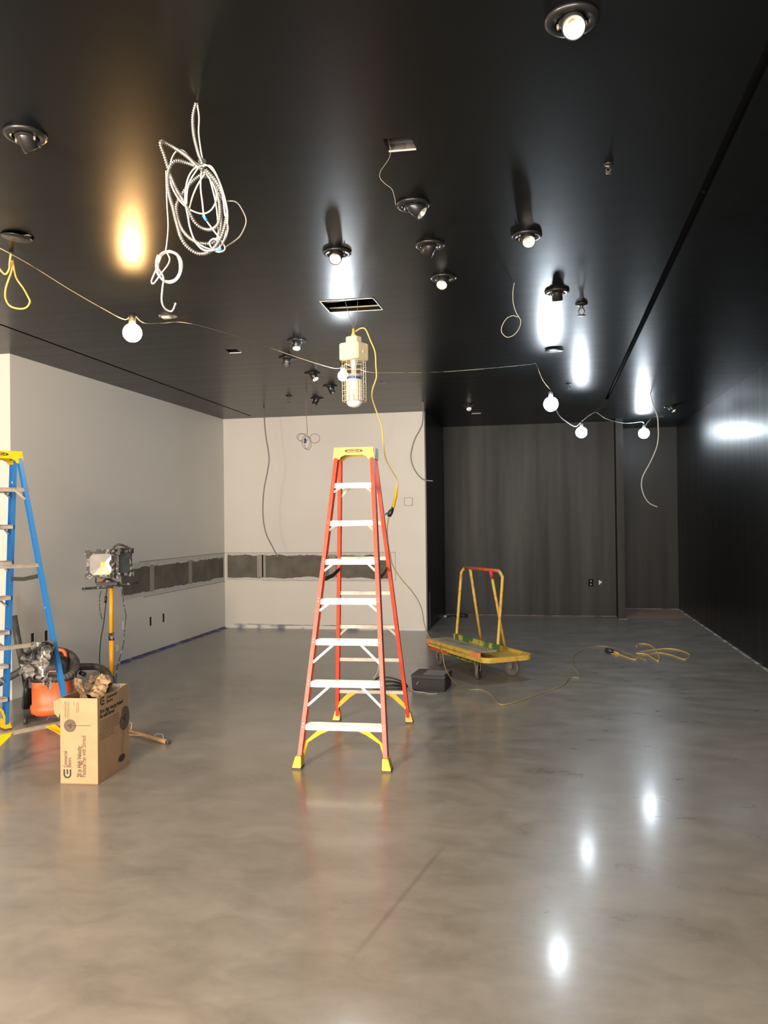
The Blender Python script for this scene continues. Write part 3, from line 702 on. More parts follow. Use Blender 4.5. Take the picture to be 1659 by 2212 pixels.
for i in range(50):
    a = i/10*2*math.pi-1.6; rx = 78+5*math.sin(i*.7); ry = 98+6*math.cos(i*.45)
    pts.append((1082+rx*math.cos(a)+4*math.sin(i), 1115+ry*math.sin(a)))
MB().tube(smooth([atD(x/2.9625, 200+y/2.9625, Dc+.012*math.sin(i*.37)) for i, (x, y) in enumerate(pts)], 3), .0035, 7).build('coil', M['white_wire'], t2, world=True)
MB().tube(smooth(cp([(1030, 1050), (1000, 1130), (970, 1205), (985, 1220), (1030, 1160), (1075, 1100), (1085, 1060), (1060, 1010)], -.02), 8), .0032, 6).build('coil', M['white_wire'], t2, world=True)
MB().tube(smooth(cp([(1010, 1040), (1000, 1100), (1045, 1180), (1040, 1250), (1035, 1330), (1055, 1380), (1095, 1400), (1115, 1375), (1122, 1350)], -.02), 8), .0036, 7).build('hooked_tail', M['white_wire'], t2, world=True)

c = onc(570, 881); D = 11.2
cable('hanging_wire', 'grey wire hanging before the white back wall, nearer the left corner', [c]+[atD(x, y, D) for x, y in ((571, 905), (574, 940), (581, 985), (579, 1012), (570, 1060), (568, 1110), (574, 1150), (588, 1180), (600, 1203))], .010, M['grey_wire'], n=8)
c = onc(913, 868)
cable('hanging_wire', 'grey wire curling off the ceiling at the right end of the white back wall', [c]+[atD(x, y, 11.0) for x, y in ((914, 895), (911, 920), (898, 945), (891, 965), (888, 990), (896, 1015), (913, 1035), (935, 1039))], .010, M['grey_wire'], n=8)
c = onc(662, 845); t = thing('hanging_wire', 'thin wire with a small tangled coil before the white back wall, above the red ladder', 'cable', c)
MB().tube([c, atD(662, 900, 9.9), atD(664, 938, 9.9)], .004, 6).build('drop_wire', M['grey_wire'], t, world=True)
for i, (cx, cy, rx, ry) in enumerate(((655, 946, 11, 9), (661, 955, 9, 15), (680, 947, 11, 10), (650, 944, 9, 8), (665, 957, 8, 15))):
    MB().tube([atD(cx+rx*math.cos(a*.5236), cy+ry*math.sin(a*.5236), 9.9+.03*math.sin(a)) for a in range(12)], .0032, 6, closed=True).build('loop', M['grey_wire'], t, world=True)
MB().tube([atD(659.5, 948, 9.8), atD(659, 957, 9.8)], .014, 8).build('wire_nut', M['blue_plastic'], t, world=True)
D = 3.44
cable('hanging_wire', 'thin grey wire dangling from the square metal-lined opening', [onc(834, 299)+Vector((0, 0, .05))]+[atD(x, y, D) for x, y in ((841, 312), (844, 326), (840, 343), (830, 358), (822, 370), (821, 384), (832, 397), (846, 408), (852, 425), (855, 443))], .0014, M['grey_wire'])
c = onc(1111, 611); D = 5.5
t = thing('hanging_wire', 'pale wire hanging from the ceiling ending in an open ring, right of centre', 'cable', c)
MB().tube(smooth([c]+[atD(x, y, D) for x, y in ((1108, 632), (1109, 655), (1115, 675), (1121, 685), (1125, 694), (1122, 708), (1114, 720), (1104, 727), (1094, 728), (1085, 720), (1083, 710), (1088, 697), (1096, 687), (1108, 682), (1119, 685))]), .0030, 7).build('ring', M['pale_wire'], t, world=True)
cable('hanging_wire', 'thin dark wire trailing from the tilted cover disc', [onc(1180, 752)-Vector((0, 0, .02)), atD(1172, 765, 8.3), atD(1163, 776, 8.35)], .005, M['black_wire'])
cable('hanging_wire', 'long pale wire hanging and curling at the far right before the alcove', [onc(1405, 850), atD(1411, 875, 10.4), atD(1420, 900, 10.4)]+[atD(x, y, 10.4) for x, y in ((1422, 925), (1422, 945), (1418, 968), (1405, 998), (1392, 1022), (1387, 1035), (1386, 1052), (1392, 1072), (1403, 1087), (1420, 1095))], .0075, M['pale_wire'], n=8)

# ------------------------------------------------------------------ caged lamp fixture
Dl = 5.9; p = atD(764, 745, Dl); base = Vector((p.x, p.y, 0))
zat = lambda y, D=Dl, x=764: atD(x, y, D).z
t = thing('caged_work_lamp', 'cream caged temporary lamp hanging by wires from the ceiling hatch', 'work lamp', (p.x, p.y, zat(880)), rotof(rh)-.62)
z0 = zat(880); Z = lambda y: zat(y)-z0
def cbox(b, w, d, za, zb, ch=.02):
    b.prism([(-w/2+ch, -d/2), (w/2-ch, -d/2), (w/2, -d/2+ch), (w/2, d/2-ch), (w/2-ch, d/2), (-w/2+ch, d/2), (-w/2, d/2-ch), (-w/2, -d/2+ch)], ((0, 0, 0), (1, 0, 0), (0, 1, 0), (0, 0, 1)), za, zb)
b = MB(); cbox(b, .175, .165, Z(779), Z(743)); b.build('ballast_housing', M['fix_cream'], t, bevel=.006)
b = MB(); cbox(b, .10, .085, Z(743), Z(728), .012); b.build('junction_cap', M['fix_cream'], t, bevel=.004)
b = MB(); b.lathe([(.001, Z(728)), (.018, Z(728)), (.018, Z(723)), (.012, Z(720)), (.010, Z(710)), (.001, Z(710))], seg=16); b.build('hanging_loop', M['yellow_cord'], t)
b = MB(); b.lathe([(.03, Z(779)), (.024, Z(783)), (.022, Z(806)), (.05, Z(813)), (.055, Z(820))], seg=24); b.build('lamp_holder', M['led_body'], t)
b = MB(); b.lathe([(.055, Z(820)), (.055, Z(868)), (.001, Z(868))], seg=24); lb = b.build('corn_lamp', M['led_body'], t)
b = MB(); b.lathe([(.0565, Z(815)), (.0565, Z(820))], seg=24); b.build('colour_band', M['blue_band'], lb)
for k2 in range(10):
    a = k2*math.pi/5; b = MB(); c0 = Vector((math.cos(a), math.sin(a), 0)); tg = Vector((-math.sin(a), math.cos(a), 0))
    b.bar(c0*.057+Vector((0, 0, Z(822))), c0*.057+Vector((0, 0, Z(866))), .02, .004, up=c0); b.build('led_strip', M['led_strip'], lb)
b = MB(); b.lathe([(.058, Z(867)), (.058, Z(871)), (.045, Z(877)), (.02, Z(880)), (.001, Z(880.5))], seg=24); b.build('end_dome', M['frost'], lb)
cg = MB(); rc = .088
for k2 in range(8):
    a = k2*math.pi/4; cg.tube([(rc*math.cos(a), rc*math.sin(a), Z(781)), (rc*math.cos(a), rc*math.sin(a), Z(867))], .002, 6)
for i in range(9):
    z = Z(781)+(Z(867)-Z(781))*i/8; cg.tube([(rc*math.cos(a*math.pi/12), rc*math.sin(a*math.pi/12), z) for a in range(24)], .0017, 5, closed=True)
cg.build('wire_cage', M['fix_cream'], t)
for sgn in (-1, 1):
    MB().tube([atD(764, 712, Dl), atD(764+sgn*7, 690, Dl)+Vector((0, 0, 0)), onc(764+(-33 if sgn < 0 else 12), 655)+Vector((0, 0, .2))], .002, 5).build('hanging_wire', M['grey_wire'], t, world=True)
MB().box(.0875, .0905, -.006, .006, Z(765), Z(760)).build('latch', M['fix_cream'], t)

# lamp cord going down to the floor
fz = .006
def fl(x, y): return onz(x, y, fz)
t = thing('extension_cord', 'yellow cord dropping from the caged lamp to a black plug beside the red ladder', 'cable', atD(768, 716, Dl))
MB().tube(smooth([atD(x, y, D) for x, y, D in ((768, 716, 5.9), (780, 709, 5.9), (790, 712, 5.9), (800, 735, 5.9), (810, 760, 5.92), (812, 790, 5.95), (813, 815, 5.97), (805, 840, 6), (804, 860, 6.05), (813, 888, 6.1), (824, 920, 6.15), (828, 960, 6.2), (833, 990, 6.3), (845, 1015, 6.4), (857, 1035, 6.5), (859, 1050, 6.5))], 8), .0055, 8).build('cord', M['yellow_cord'], t, world=True)
MB().tube([atD(859, 1048, 6.5), atD(855, 1070, 6.5), atD(849, 1098, 6.5)], [.008, .013, .013], 10).build('connector_sleeve', M['yellow'], t, world=True)
MB().tube([atD(849, 1096, 6.5), atD(843, 1108, 6.5), atD(840, 1116, 6.5)], [.013, .022, .015], 10).build('plug', M['black_plastic'], t, world=True)
MB().tube([atD(843, 1108, 6.5), atD(834, 1109, 6.5), atD(833, 1113, 6.5)], .006, 6).build('plug_tab', M['black_plastic'], t, world=True)
cable('extension_cord', 'long yellow extension cord falling past the cart and snaking across the floor to the right', [atD(x, y, D) for x, y, D in ((840, 1116, 6.5), (837, 1135, 6.55), (837, 1160, 6.6), (843, 1200, 6.65), (850, 1225, 6.7), (868, 1252, 6.75), (888, 1275, 6.8), (903, 1297, 6.85), (912, 1320, 6.9), (916, 1345, 6.95), (926, 1375, 7.0), (945, 1393, 7.05), (955, 1408, 7.1), (961, 1440, 7.2), (975, 1466, 7.35), (992, 1481, 7.55))]+[fl(x, y) for x, y in ((1012, 1489), (1040, 1490), (1062, 1502), (1077, 1520), (1100, 1520), (1140, 1508), (1180, 1493), (1215, 1481), (1232, 1464), (1252, 1463), (1246, 1450), (1236, 1438), (1238, 1420), (1255, 1405), (1290, 1396), (1320, 1398), (1355, 1411), (1395, 1426))], .0048, M['yellow_cord_dusty'], n=8)
cable('extension_cord', 'loose yellow cord end looping on the floor near the right wall', [fl(x, y) for x, y in ((1320, 1411), (1340, 1415), (1370, 1424), (1385, 1418), (1420, 1410), (1450, 1415), (1478, 1424), (1490, 1415), (1470, 1405), (1440, 1401), (1400, 1405), (1375, 1411), (1395, 1413), (1420, 1427), (1424, 1420), (1415, 1402), (1400, 1392), (1380, 1391), (1375, 1396))], .0052, M['yellow_cord'], n=8)
c = fl(1317, 1411); t = thing('cord_plug', 'small black plug lying on the floor at the end of the yellow cord', 'plug', c, -.5)
MB().tube([(-.05, 0, .03), (0, 0, .03), (.05, 0, .025)], [.028, .03, .02], 14).build('plug_body', M['black_plastic'], t)
MB().tube([(.05, 0, .025), (.12, .0, .008)], .007, 8).build('cord_stub', M['yellow_cord'], t)

# ------------------------------------------------------------------ step ladders
def ladder(name, label, org, wdir, rail, H, half, hb, ht, rear_lv, step_m, seedv=0, end_plate=False, rear_brace_lv=(7, 3)):
    t = thing(name, label, 'ladder', org, rotof(wdir))
    sp = .275
    def rp(sx, side, z):      # centre line of a rail; side -1 front, +1 rear
        u = z/(H-.03); return Vector((sx*(hb+(ht-hb)*u), side*(half+(.018-half)*u), z))
    for side, dep, fl_ in ((-1, .072, .028), (1, .045, .028)):
        for sx in (-1, 1):
            p0 = rp(sx, side, .03); p1 = rp(sx, side, H-.04); d = (p1-p0).normalized()
            ey = Vector((0, 1, 0)); ey = (ey-d*ey.dot(d)).normalized(); ex = Vector((1, 0, 0)); ex = (ex-d*ex.dot(d)-ey*ex.dot(ey)).normalized()
            w = .0035; a = fl_/2
            # channel: web on the outside, flanges pointing in
            pr = [(sx*a, -dep/2), (sx*a, dep/2), (-sx*a, dep/2), (-sx*a, dep/2-w), (sx*(a-w), dep/2-w), (sx*(a-w), -dep/2+w), (-sx*a, -dep/2+w), (-sx*a, -dep/2)]
            b = MB(); b.extr(pr, p0+ey*(-side)*(-dep/2+.0), p1+ey*(-side)*(-dep/2+.0), ex, ey)
            r = b.build('front_rail' if side < 0 else 'rear_rail', rail, t)
            # rivets where steps meet the rail
            rv = MB()
            for k in range(1, 8):
                if side > 0 and k not in rear_lv: continue
                for dz in (0, -.02):
                    q = rp(sx, side, k*sp-.012+dz); q = q+ey*side*(dep if side < 0 else dep)*1.0; q.y += 0
                    rv.cyl(q-ey*side*.003, q+ey*side*.003, .004, seg=8)
            rv.build('rivets', M['rivet'], r)
            # foot
            ft = MB(); q = Vector((sx*hb, side*half, 0)); yo = side*(dep/2)
            def ring(z, wx, wy, cx): return [Vector((q.x+cx+sgx*wx, q.y+yo+sgy*wy, z)) for sgx, sgy in ((-1, -1), (1, -1), (1, 1), (-1, 1))]
            vs = ring(.008, .031, dep/2+.016, sx*.006)+ring(.085, .019, dep/2+.006, -sx*.004)
            ft.add(vs, [(3, 2, 1, 0), (4, 5, 6, 7), (0, 1, 5, 4), (1, 2, 6, 5), (2, 3, 7, 6), (3, 0, 4, 7)])
            f = ft.build('foot', M['yellow'], t, bevel=.004)
            MB().box(q.x+sx*.006-.03, q.x+sx*.006+.03, q.y+yo-dep/2-.014, q.y+yo+dep/2+.014, 0, .009).build('tread_pad', M['dark_rubber'], f)
    brs = {1: (.125, .14, 'yellow'), 2: (.13, .125, 'a'), 3: (.125, .12, 'a'), 4: (.055, .05, 'a'), 5: (.05, .05, 'a'), 6: (.035, .038, 'a'), 7: (.04, .036, 'a')}
    for k in range(1, 8):
        z = k*sp; c = rp(1, -1, z); hw = c.x-.010; yf = c.y-.072+.004
        b = MB(); b.box(-hw, hw, yf, yf+.088, z-.006, z); b.box(-hw, hw, yf, yf+.003, z-.036, z); b.box(-hw, hw, yf+.085, yf+.088, z-.03, z)
        for j in range(5): b.box(-hw, hw, yf+.012+j*.015, yf+.018+j*.015, z, z+.0015)
        st = b.build('step', step_m, t)
        rv = MB()
        for sx in (-1, 1): rv.cyl((sx*(hw-.085 if k < 5 else hw*.62), yf-.002, z-.015), (sx*(hw-.085 if k < 5 else hw*.62), yf+.004, z-.015), .0055, seg=10)
        rv.build('rivets', M['rivet'], st)
        bx, bz, kind = brs[k]
        for sx in (-1, 1):
            c2 = rp(sx, -1, z-.03-bz)
            A = Vector((sx*(hw-bx), yf+.012, z-.034)); B = Vector((c2.x-sx*.012, c2.y-.06, z-.03-bz))
            b = MB()
            if kind == 'yellow':
                dx = Vector((sx, 0, 0))
                pts = [(hw-.17, -.036), (hw-.09, -.036), (hw-.005, -.036-.075), (c2.x*sx-.004, -.05-bz), (c2.x*sx-.014, -.05-bz-.03), (hw-.02, -.12), (hw-.11, -.062)]
                b.prism([(sx*a_, z+b_) for a_, b_ in pts], ((0, yf+.004, 0), (1, 0, 0), (0, 0, 1), (0, 1, 0)), 0, .006)
                b.build('knee_brace', M['yellow'], t, )
            else:
                b.bar(A, B, .004, .02, up=(0, 1, 0)); b.bar(A, B, .016, .004, up=(0, 1, 0)); b.build('knee_brace', step_m, t)
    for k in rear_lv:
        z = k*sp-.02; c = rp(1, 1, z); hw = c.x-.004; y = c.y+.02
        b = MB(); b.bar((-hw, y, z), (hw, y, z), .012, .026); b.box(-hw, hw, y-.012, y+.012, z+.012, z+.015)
        b.build('rear_crossbar', M['alu_dusty_shaded'], t)
        for sx in (-1, 1):
            if k == 1:
                c2 = rp(sx, 1, z-.13)
                b = MB(); b.bar(Vector((sx*(hw-.15), y+.008, z-.008)), Vector((c2.x-sx*.01, c2.y+.028, z-.115)), .006, .03, up=(0, 1, 0), h2=.02, w2=.006)
                b.prism([(sx*(hw-.17), z+.008), (sx*(hw-.10), z+.008), (sx*(c2.x*sx-.006), z-.10), (sx*(c2.x*sx-.008), z-.14), (sx*(hw-.13), z-.02)], ((0, y+.010, 0), (1, 0, 0), (0, 0, 1), (0, 1, 0)), 0, .006)
                b.build('knee_brace', M['yellow'], t)
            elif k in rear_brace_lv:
                c2 = rp(sx, 1, z-.07); MB().bar((sx*(hw-.07), y+.008, z-.005), (c2.x-sx*.01, c2.y+.02, z-.07), .018, .004, up=(0, 1, 0)).build('knee_brace', M['alu_dusty_shaded'], t)
    # spreaders
    for sx in (-1, 1):
        A = rp(sx, -1, 1.235)+Vector((-sx*.012, .012, 0)); B = rp(sx, 1, 1.275)+Vector((-sx*.012, -.012, 0)); m_ = (A+B)/2+Vector((0, 0, -.012))
        MB().bar(A, m_, .004, .03).bar(m_, B, .004, .03).build('spreader', M['black_plastic'] if not end_plate else M['black_plastic'], t)
    # top cap
    hw = ht+.012
    pr = [(-hw, H), (hw, H), (hw+.01, H-.05), (hw+.014, H-.088), (hw-.035, H-.088), (hw-.045, H-.07), (hw-.075, H-.056), (-hw+.075, H-.056), (-hw+.045, H-.07), (-hw+.035, H-.088), (-hw-.014, H-.088), (-hw-.01, H-.05)]
    b = MB()
    for y0, y1 in ((-.105, -.096), (.062, .070)): b.prism(pr, ((0, 0, 0), (1, 0, 0), (0, 0, 1), (0, 1, 0)), y0, y1)
    b.box(-hw, hw, -.10, .066, H-.012, H); b.box(-hw-.006, -hw+.004, -.10, .066, H-.07, H-.002); b.box(hw-.004, hw+.006, -.10, .066, H-.07, H-.002)
    cap = b.build('top_cap', M['yellow'], t)
    if end_plate: MB().box(hw+.0095, hw+.016, -.094, .060, H-.086, H-.004).build('end_plate', M['steel'], t)
    for yy, ea, sg in ((-.1062, (1, 0, 0), -1), (.0712, (-1, 0, 0), 1)):
        # pointed-oval badge with the lettering
        n = 28; out = []; inn = []
        for i in range(n):
            a = 2*math.pi*i/n; out.append((.068*math.copysign(abs(math.cos(a))**.9, math.cos(a)), .0135*math.sin(a))); inn.append((.050*math.cos(a), .0100*math.sin(a)))
        b = MB(); e = Vector(ea); o_ = Vector((0, yy, H-.026))
        vs = [o_+e*a+Vector((0, 0, c_)) for a, c_ in out]+[o_+e*a+Vector((0, 0, c_)) for a, c_ in inn]
        vs += [v+Vector((0, -sg*.001, 0)) for v in vs]
        fs = []
        for i in range(n):
            j = (i+1) % n; fs += [(i, j, n+j, n+i), (2*n+i, 3*n+i, 3*n+j, 2*n+j), (i, 2*n+i, 2*n+j, j), (n+i, n+j, 3*n+j, 3*n+i)]
        b.add(vs, fs); b.build('badge', M['print'], cap)
        text_obj('WERNER', .017, M['print'], cap, o_+Vector((0, sg*.0006, 0)), ea, (0, 0, 1), 'badge_lettering', 'CENTER', bold=.0006, sx=1.15)
    return t
wd = (rh*.989-fh*.148).normalized()
red = ladder('step_ladder', 'tall red-orange fibreglass step ladder with white metal steps standing mid floor', cw(-.20, 5.95), wd, M['red_fibre'], 2.19, .60, .297, .130, (1, 2, 3, 4, 5, 6, 7), M['alu'], end_plate=True)
wd2 = (rh*.69+fh*.72).normalized()
# far (step) section is the one turned away: flip so that local -y points away from the camera
blue = ladder('step_ladder', 'tall blue fibreglass step ladder with yellow cap, cut off by the left edge', cw(-2.83, 5.81), (-wd2), M['blue_fibre'], 2.19, .60, .297, .150, (1, 3, 5, 7), M['alu_dirty'], rear_brace_lv=(7,))
# paint splatters on the blue ladder rail
t = cable('loose_thread', 'thin greenish thread dangling from the red ladder right rail', [atD(x, y, 5.5) for x, y in ((818, 1428), (818, 1440), (814, 1455), (806, 1466))], .002, mat('green_thread', (.25, .38, .33), .6)); 

# ------------------------------------------------------------------ cardboard carton
A = cw(-2.07, 5.075); B = cw(-1.827, 5.05); wdx = (B-A).normalized()
bx = thing('cardboard_box', 'open cardboard fan box full of crumpled paper standing by the blue ladder', 'box', (A+B)/2+Vector((-wdx.y, wdx.x, 0))*.235, rotof(wdx))
W_, L_, H_, tk = .248, .47, .545, .005
hw, hl = W_/2, L_/2
MB().box(-hw, hw, -hl, -hl+tk, 0, H_).build('front_panel', M['card'], bx)
MB().box(-hw, hw, hl-tk, hl, 0, H_-.002).build('back_panel', M['card_in'], bx)
b = MB(); n = 14
vs = []
for i in range(n+1):
    u = i/n; y = -hl+tk+(L_-2*tk)*u; bul = .012*math.sin(math.pi*u); ht = H_+.004*math.sin(u*9)
    vs += [(hw-tk, y, 0), (hw, y, 0), (hw-tk+bul, y, ht), (hw+bul, y, ht)]
fs = []
for i in range(n):
    a = i*4; e = a+4; fs += [(a+1, e+1, e+3, a+3), (a, a+2, e+2, e), (a+2, a+3, e+3, e+2), (a, e, e+1, a+1)]
fs += [(0, 1, 3, 2), (n*4, n*4+2, n*4+3, n*4+1)]
b.add(vs, fs); b.build('side_panel', M['card'], bx)
MB().box(-hw, -hw+tk, -hl+tk, hl-tk, 0, H_).build('side_panel', M['card'], bx)
MB().box(-hw, hw, -hl, hl, 0, .006).build('bottom_panel', M['card'], bx)
b = MB(); b.add([(-hw, -hl+.01, H_), (-hw, -hl+.10, H_), (-hw-.055, -hl+.11, H_-.02), (-hw-.06, -hl+.03, H_-.03), (-hw-.05, -hl+.02, H_-.10), (-hw-.02, -hl+.015, H_-.13), (-hw, -hl+.01, H_-.08)],
  [(0, 1, 2, 3), (0, 3, 4, 5, 6)]); fo = b.build('torn_flap', M['card'], bx)
md = fo.modifiers.new('s', 'SOLIDIFY'); md.thickness = .004
# printing: front panel (reads upwards)
def logo(parent, o, ea, eb, s, m):
    """letter C wrapped round a short bar"""
    ea = Vector(ea); eb = Vector(eb); en = ea.cross(eb); b = MB(); n = 10
    o = Vector(o); pts = []
    R1, R2 = .5*s, .30*s
    outer = [(.5*s, .5*s)]+[(-.1*s+R1*math.cos(a)*1.0, R1*math.sin(a)) for a in [math.pi/2+math.pi*i/n for i in range(n+1)]]+[(.5*s, -.5*s)]
    inner = [(.5*s, .3*s)]+[(-.1*s+R2*math.cos(a), R2*math.sin(a)) for a in [math.pi/2+math.pi*i/n for i in range(n+1)]]+[(.5*s, -.3*s)]
    k_ = len(outer)
    vs = [o+ea*a+eb*c_ for a, c_ in outer]+[o+ea*a+eb*c_ for a, c_ in inner]; vs += [v+en*.0005 for v in vs]
    fs = []
    for i in range(k_-1): fs += [(i, i+1, k_+i+1, k_+i), (2*k_+i, 3*k_+i, 3*k_+i+1, 2*k_+i+1)]
    b.add(vs, fs)
    q = [o+ea*a+eb*c_+en*.0005 for a, c_ in ((-.08*s, .1*s), (.5*s, .1*s), (.5*s, -.1*s), (-.08*s, -.1*s))]; b.add(q, [(0, 1, 2, 3)])
    return b.build('printed_logo', m, parent)
fy = -hl-.0006
FP = lambda a, c_: Vector((-hw+a*W_, fy, c_*H_))
ux, uz = (1, 0, 0), (0, 0, 1); up_, lf_ = (0, 0, 1), (-1, 0, 0)
logo(bx, FP(.185, .125), up_, lf_, .052, M['print'])
text_obj('Commercial', .034, M['print'], bx, FP(.14, .195), up_, lf_, bold=.0003, sx=.62)
text_obj('Electric', .034, M['print'], bx, FP(.245, .195), up_, lf_, bold=.0003, sx=.62)
text_obj('20 in High Velocity', .040, M['print'], bx, FP(.51, .085), up_, lf_, bold=.0007, sx=.63)
text_obj('Pedestal Fan with Shroud', .040, M['print_faint'], bx, FP(.63, .085), up_, lf_, bold=.0007, sx=.64)
def fan_print(parent, P, r, m1, pole_to, base=None, en=(0, -1, 0), ea=(1, 0, 0), eb=(0, 0, 1)):
    ea = Vector(ea); eb = Vector(eb); en = Vector(en); b = MB(); n = 32
    def disc(r0, r1, z):
        vs = []; fs = []
        for i in range(n):
            a = 2*math.pi*i/n; e = ea*math.cos(a)+eb*math.sin(a); vs += [P+e*r0+en*z, P+e*r1+en*z]
        for i in range(n):
            j = (i+1) % n; fs.append((2*i, 2*i+1, 2*j+1, 2*j))
        b.add(vs, fs)
    disc(.0005, r, .0002); o1 = b
    ob = b.build('printed_fan', M['print_faint'], parent)
    b2 = MB()
    def disc2(r0, r1, z):
        vs = []; fs = []
        for i in range(n):
            a = 2*math.pi*i/n; e = ea*math.cos(a)+eb*math.sin(a); vs += [P+e*r0+en*z, P+e*r1+en*z]
        for i in range(n):
            j = (i+1) % n; fs.append((2*i, 2*i+1, 2*j+1, 2*j))
        b2.add(vs, fs)
    disc2(r*.94, r, .0004); disc2(.0005, r*.14, .0004)
    for a in range(3):
        an = a*2.09+.5; e = ea*math.cos(an)+eb*math.sin(an); f = ea*math.cos(an+.8)+eb*math.sin(an+.8)
        b2.add([P+en*.0004, P+e*r*.45+en*.0004, P+f*r*.4+en*.0004], [(0, 1, 2)])
    b2.bar(P+(pole_to-P).normalized()*r*.2+en*.0004, pole_to+en*.0004, .003, .0004, up=en)
    if base:
        vs = [base+ea*.05*math.cos(2*math.pi*i/24)+eb*.024*math.sin(2*math.pi*i/24)+en*.0004 for i in range(24)]; b2.add(vs, [tuple(range(24))])
    b2.build('printed_fan_lines', m1, ob)
fan_print(bx, FP(.265, .68), .040, M['print'], FP(.82, .685))
for i, (a, c_, n_) in enumerate(((.14, .96, 12), (.19, .955, 16), (.235, .955, 17), (.37, .96, 3), (.45, .955, 9), (.49, .955, 7))):
    b = MB(); random.seed(i)
    zz = c_*H_
    for j in range(n_):
        l = random.uniform(.003, .009); b.box(-hw+a*W_-.002, -hw+a*W_+.002, fy-.0002, fy, zz-l, zz); zz -= l+.0022
        if zz < .76*H_: break
    b.build('fine_print', M['print'] if i == 0 else M['print_faint'], bx)
# right side panel
def SP(u, c_): 
    return Vector((hw+.0009+.012*math.sin(math.pi*u)*c_, -hl+u*L_, c_*H_))
sy, sz = (0, 1, 0), (0, 0, 1)
def side_thing(fn, u, c_, tilt=0): return SP(u, c_)
en_ = (1, 0, 0)
WP = lambda p: hw+.0009+.012*math.sin(math.pi*min(max((p.y+hl)/L_, 0), 1))*p.z/H_
logo(bx, SP(.13, .945), sy, sz, .052, M['print'])
text_obj('Commercial', .030, M['print'], bx, SP(.235, .965), sy, sz, warp=WP, bold=.0004, sx=.95)
text_obj('Electric', .030, M['print'], bx, SP(.235, .915), sy, sz, warp=WP, bold=.0004, sx=.95)
text_obj('20 in High Velocity Pedestal', .034, M['print'], bx, SP(.055, .825), sy, sz, warp=WP, bold=.0009, sx=.86)
text_obj('Fan with Shroud', .034, M['print'], bx, SP(.055, .77), sy, sz, warp=WP, bold=.0009, sx=.86)
for i in range(9):
    b = MB(); random.seed(40+i); u = .06; c_ = .71-i*.026
    while u < (.62 if i < 6 else .45):
        l = random.uniform(.02, .05); P0 = SP(u, c_); P1_ = SP(u+l, c_); e_ = Vector((.0003, 0, .0022)); f_ = Vector((.0003, 0, -.0022)); b.add([P0+f_, P1_+f_, P1_+e_, P0+e_], [(0, 1, 2, 3)]); u += l+.012
    b.build('fine_print', M['print_faint'], bx)
P0 = SP(.82, .60)+Vector((.001, 0, 0)); P1 = SP(.72, .13); P1.x = P0.x
fan_print(bx, P0, .078, M['print'], P1, P1, en=(1, 0, 0), ea=(0, 1, 0), eb=(0, 0, 1))
# contents
def crumple(name, m, parent, path, w, seed, amp=.03, nu=26, nv=7, label=None, th=.0015):
    P = resample(smooth(path, 12), 1e9 if False else max(1e-3, sum(((Vector(path[i+1])-Vector(path[i])).length for i in range(len(path)-1)))/nu))
    b = MB(); vs = []; n = len(P)
    for i in range(n):
        t_ = (P[min(i+1, n-1)]-P[max(i-1, 0)]).normalized(); s_ = t_.cross(Vector((.3, .2, 1))); s_ = s_.normalized() if s_.length > .01 else Vector((1, 0, 0)); nn = t_.cross(s_)
        for j in range(nv):
            v = j/(nv-1)-.5; q = P[i]+s_*v*w*(1+.3*noise.noise(Vector((i*.3, seed, j))))
            q += nn*amp*1.3*noise.noise(Vector((i*.28+seed, v*2.6, seed)))+s_*amp*.3*noise.noise(Vector((i*.6, v*3, seed+5)))
            vs.append(q)
    fs = [(i*nv+j, i*nv+j+1, (i+1)*nv+j+1, (i+1)*nv+j) for i in range(n-1) for j in range(nv-1)]
    b.add(vs, fs); o = b.build(name, m, parent)
    md = o.modifiers.new('s', 'SOLIDIFY'); md.thickness = th
    return o
def bl(x, y, z): return bx.matrix_basis @ Vector((x, y, z))
bxM = Matrix.Translation(bx.location) @ Matrix.Rotation(bx.rotation_euler.z, 4, 'Z')
bl = lambda x, y, z: bxM @ Vector((x, y, z))
def lump(name, m, c, rx, ry, rz, seed, amp=.35, label='', cat='', parent=None, freq=3.2):
    b = MB(); b.sphere((0, 0, 0), 1, 40, 26)
    for i, v in enumerate(b.v):
        k_ = 1+amp*(noise.noise(v*freq+Vector((seed, 0, 0)))+.5*abs(noise.noise(v*freq*2.3+Vector((0, seed, 0)))))
        b.v[i] = Vector((v.x*rx*k_, v.y*ry*k_, v.z*rz*k_))+Vector(c)
    o = b.build(name, m, parent)
    if parent is None: tag(o, label, cat)
    return o
lump('black_rubbish_bag', M['bag_black'], bl(0, -.02, .40), .092, .19, .13, 3, .22, 'shiny black plastic bag stuffed inside the cardboard box', 'bag')
lump('paper_wad', M['kraft_dark'], bl(-.03, .07, .555), .06, .10, .055, 8, .5, 'dark crumpled brown paper heaped in the top of the box', 'paper', freq=4)
o = crumple('paper_strip', M['kraft'], None, [bl(-.10, -.04, .63), bl(-.085, -.07, .60), bl(-.045, -.12, .57), bl(.0, -.17, .545), bl(.02, -.2, .50)], .05, 3, .007)
tag(o, 'long light strip of kraft paper slanting out of the box on the left', 'paper')
o = crumple('paper_strip', M['kraft'], None, [bl(.035, .05, .64), bl(.045, .03, .615), bl(.045, -.01, .59), bl(.05, -.06, .555), bl(.03, -.12, .53)], .085, 11, .022)
tag(o, 'crumpled tan paper wad sticking out of the box on the right', 'paper')
o = crumple('paper_strip', M['kraft_dark'], None, [bl(-.06, .1, .62), bl(-.02, .06, .61), bl(.0, .0, .585), bl(-.02, -.08, .56)], .07, 21, .04)
tag(o, 'dark folded paper strip between the two light papers in the box', 'paper')

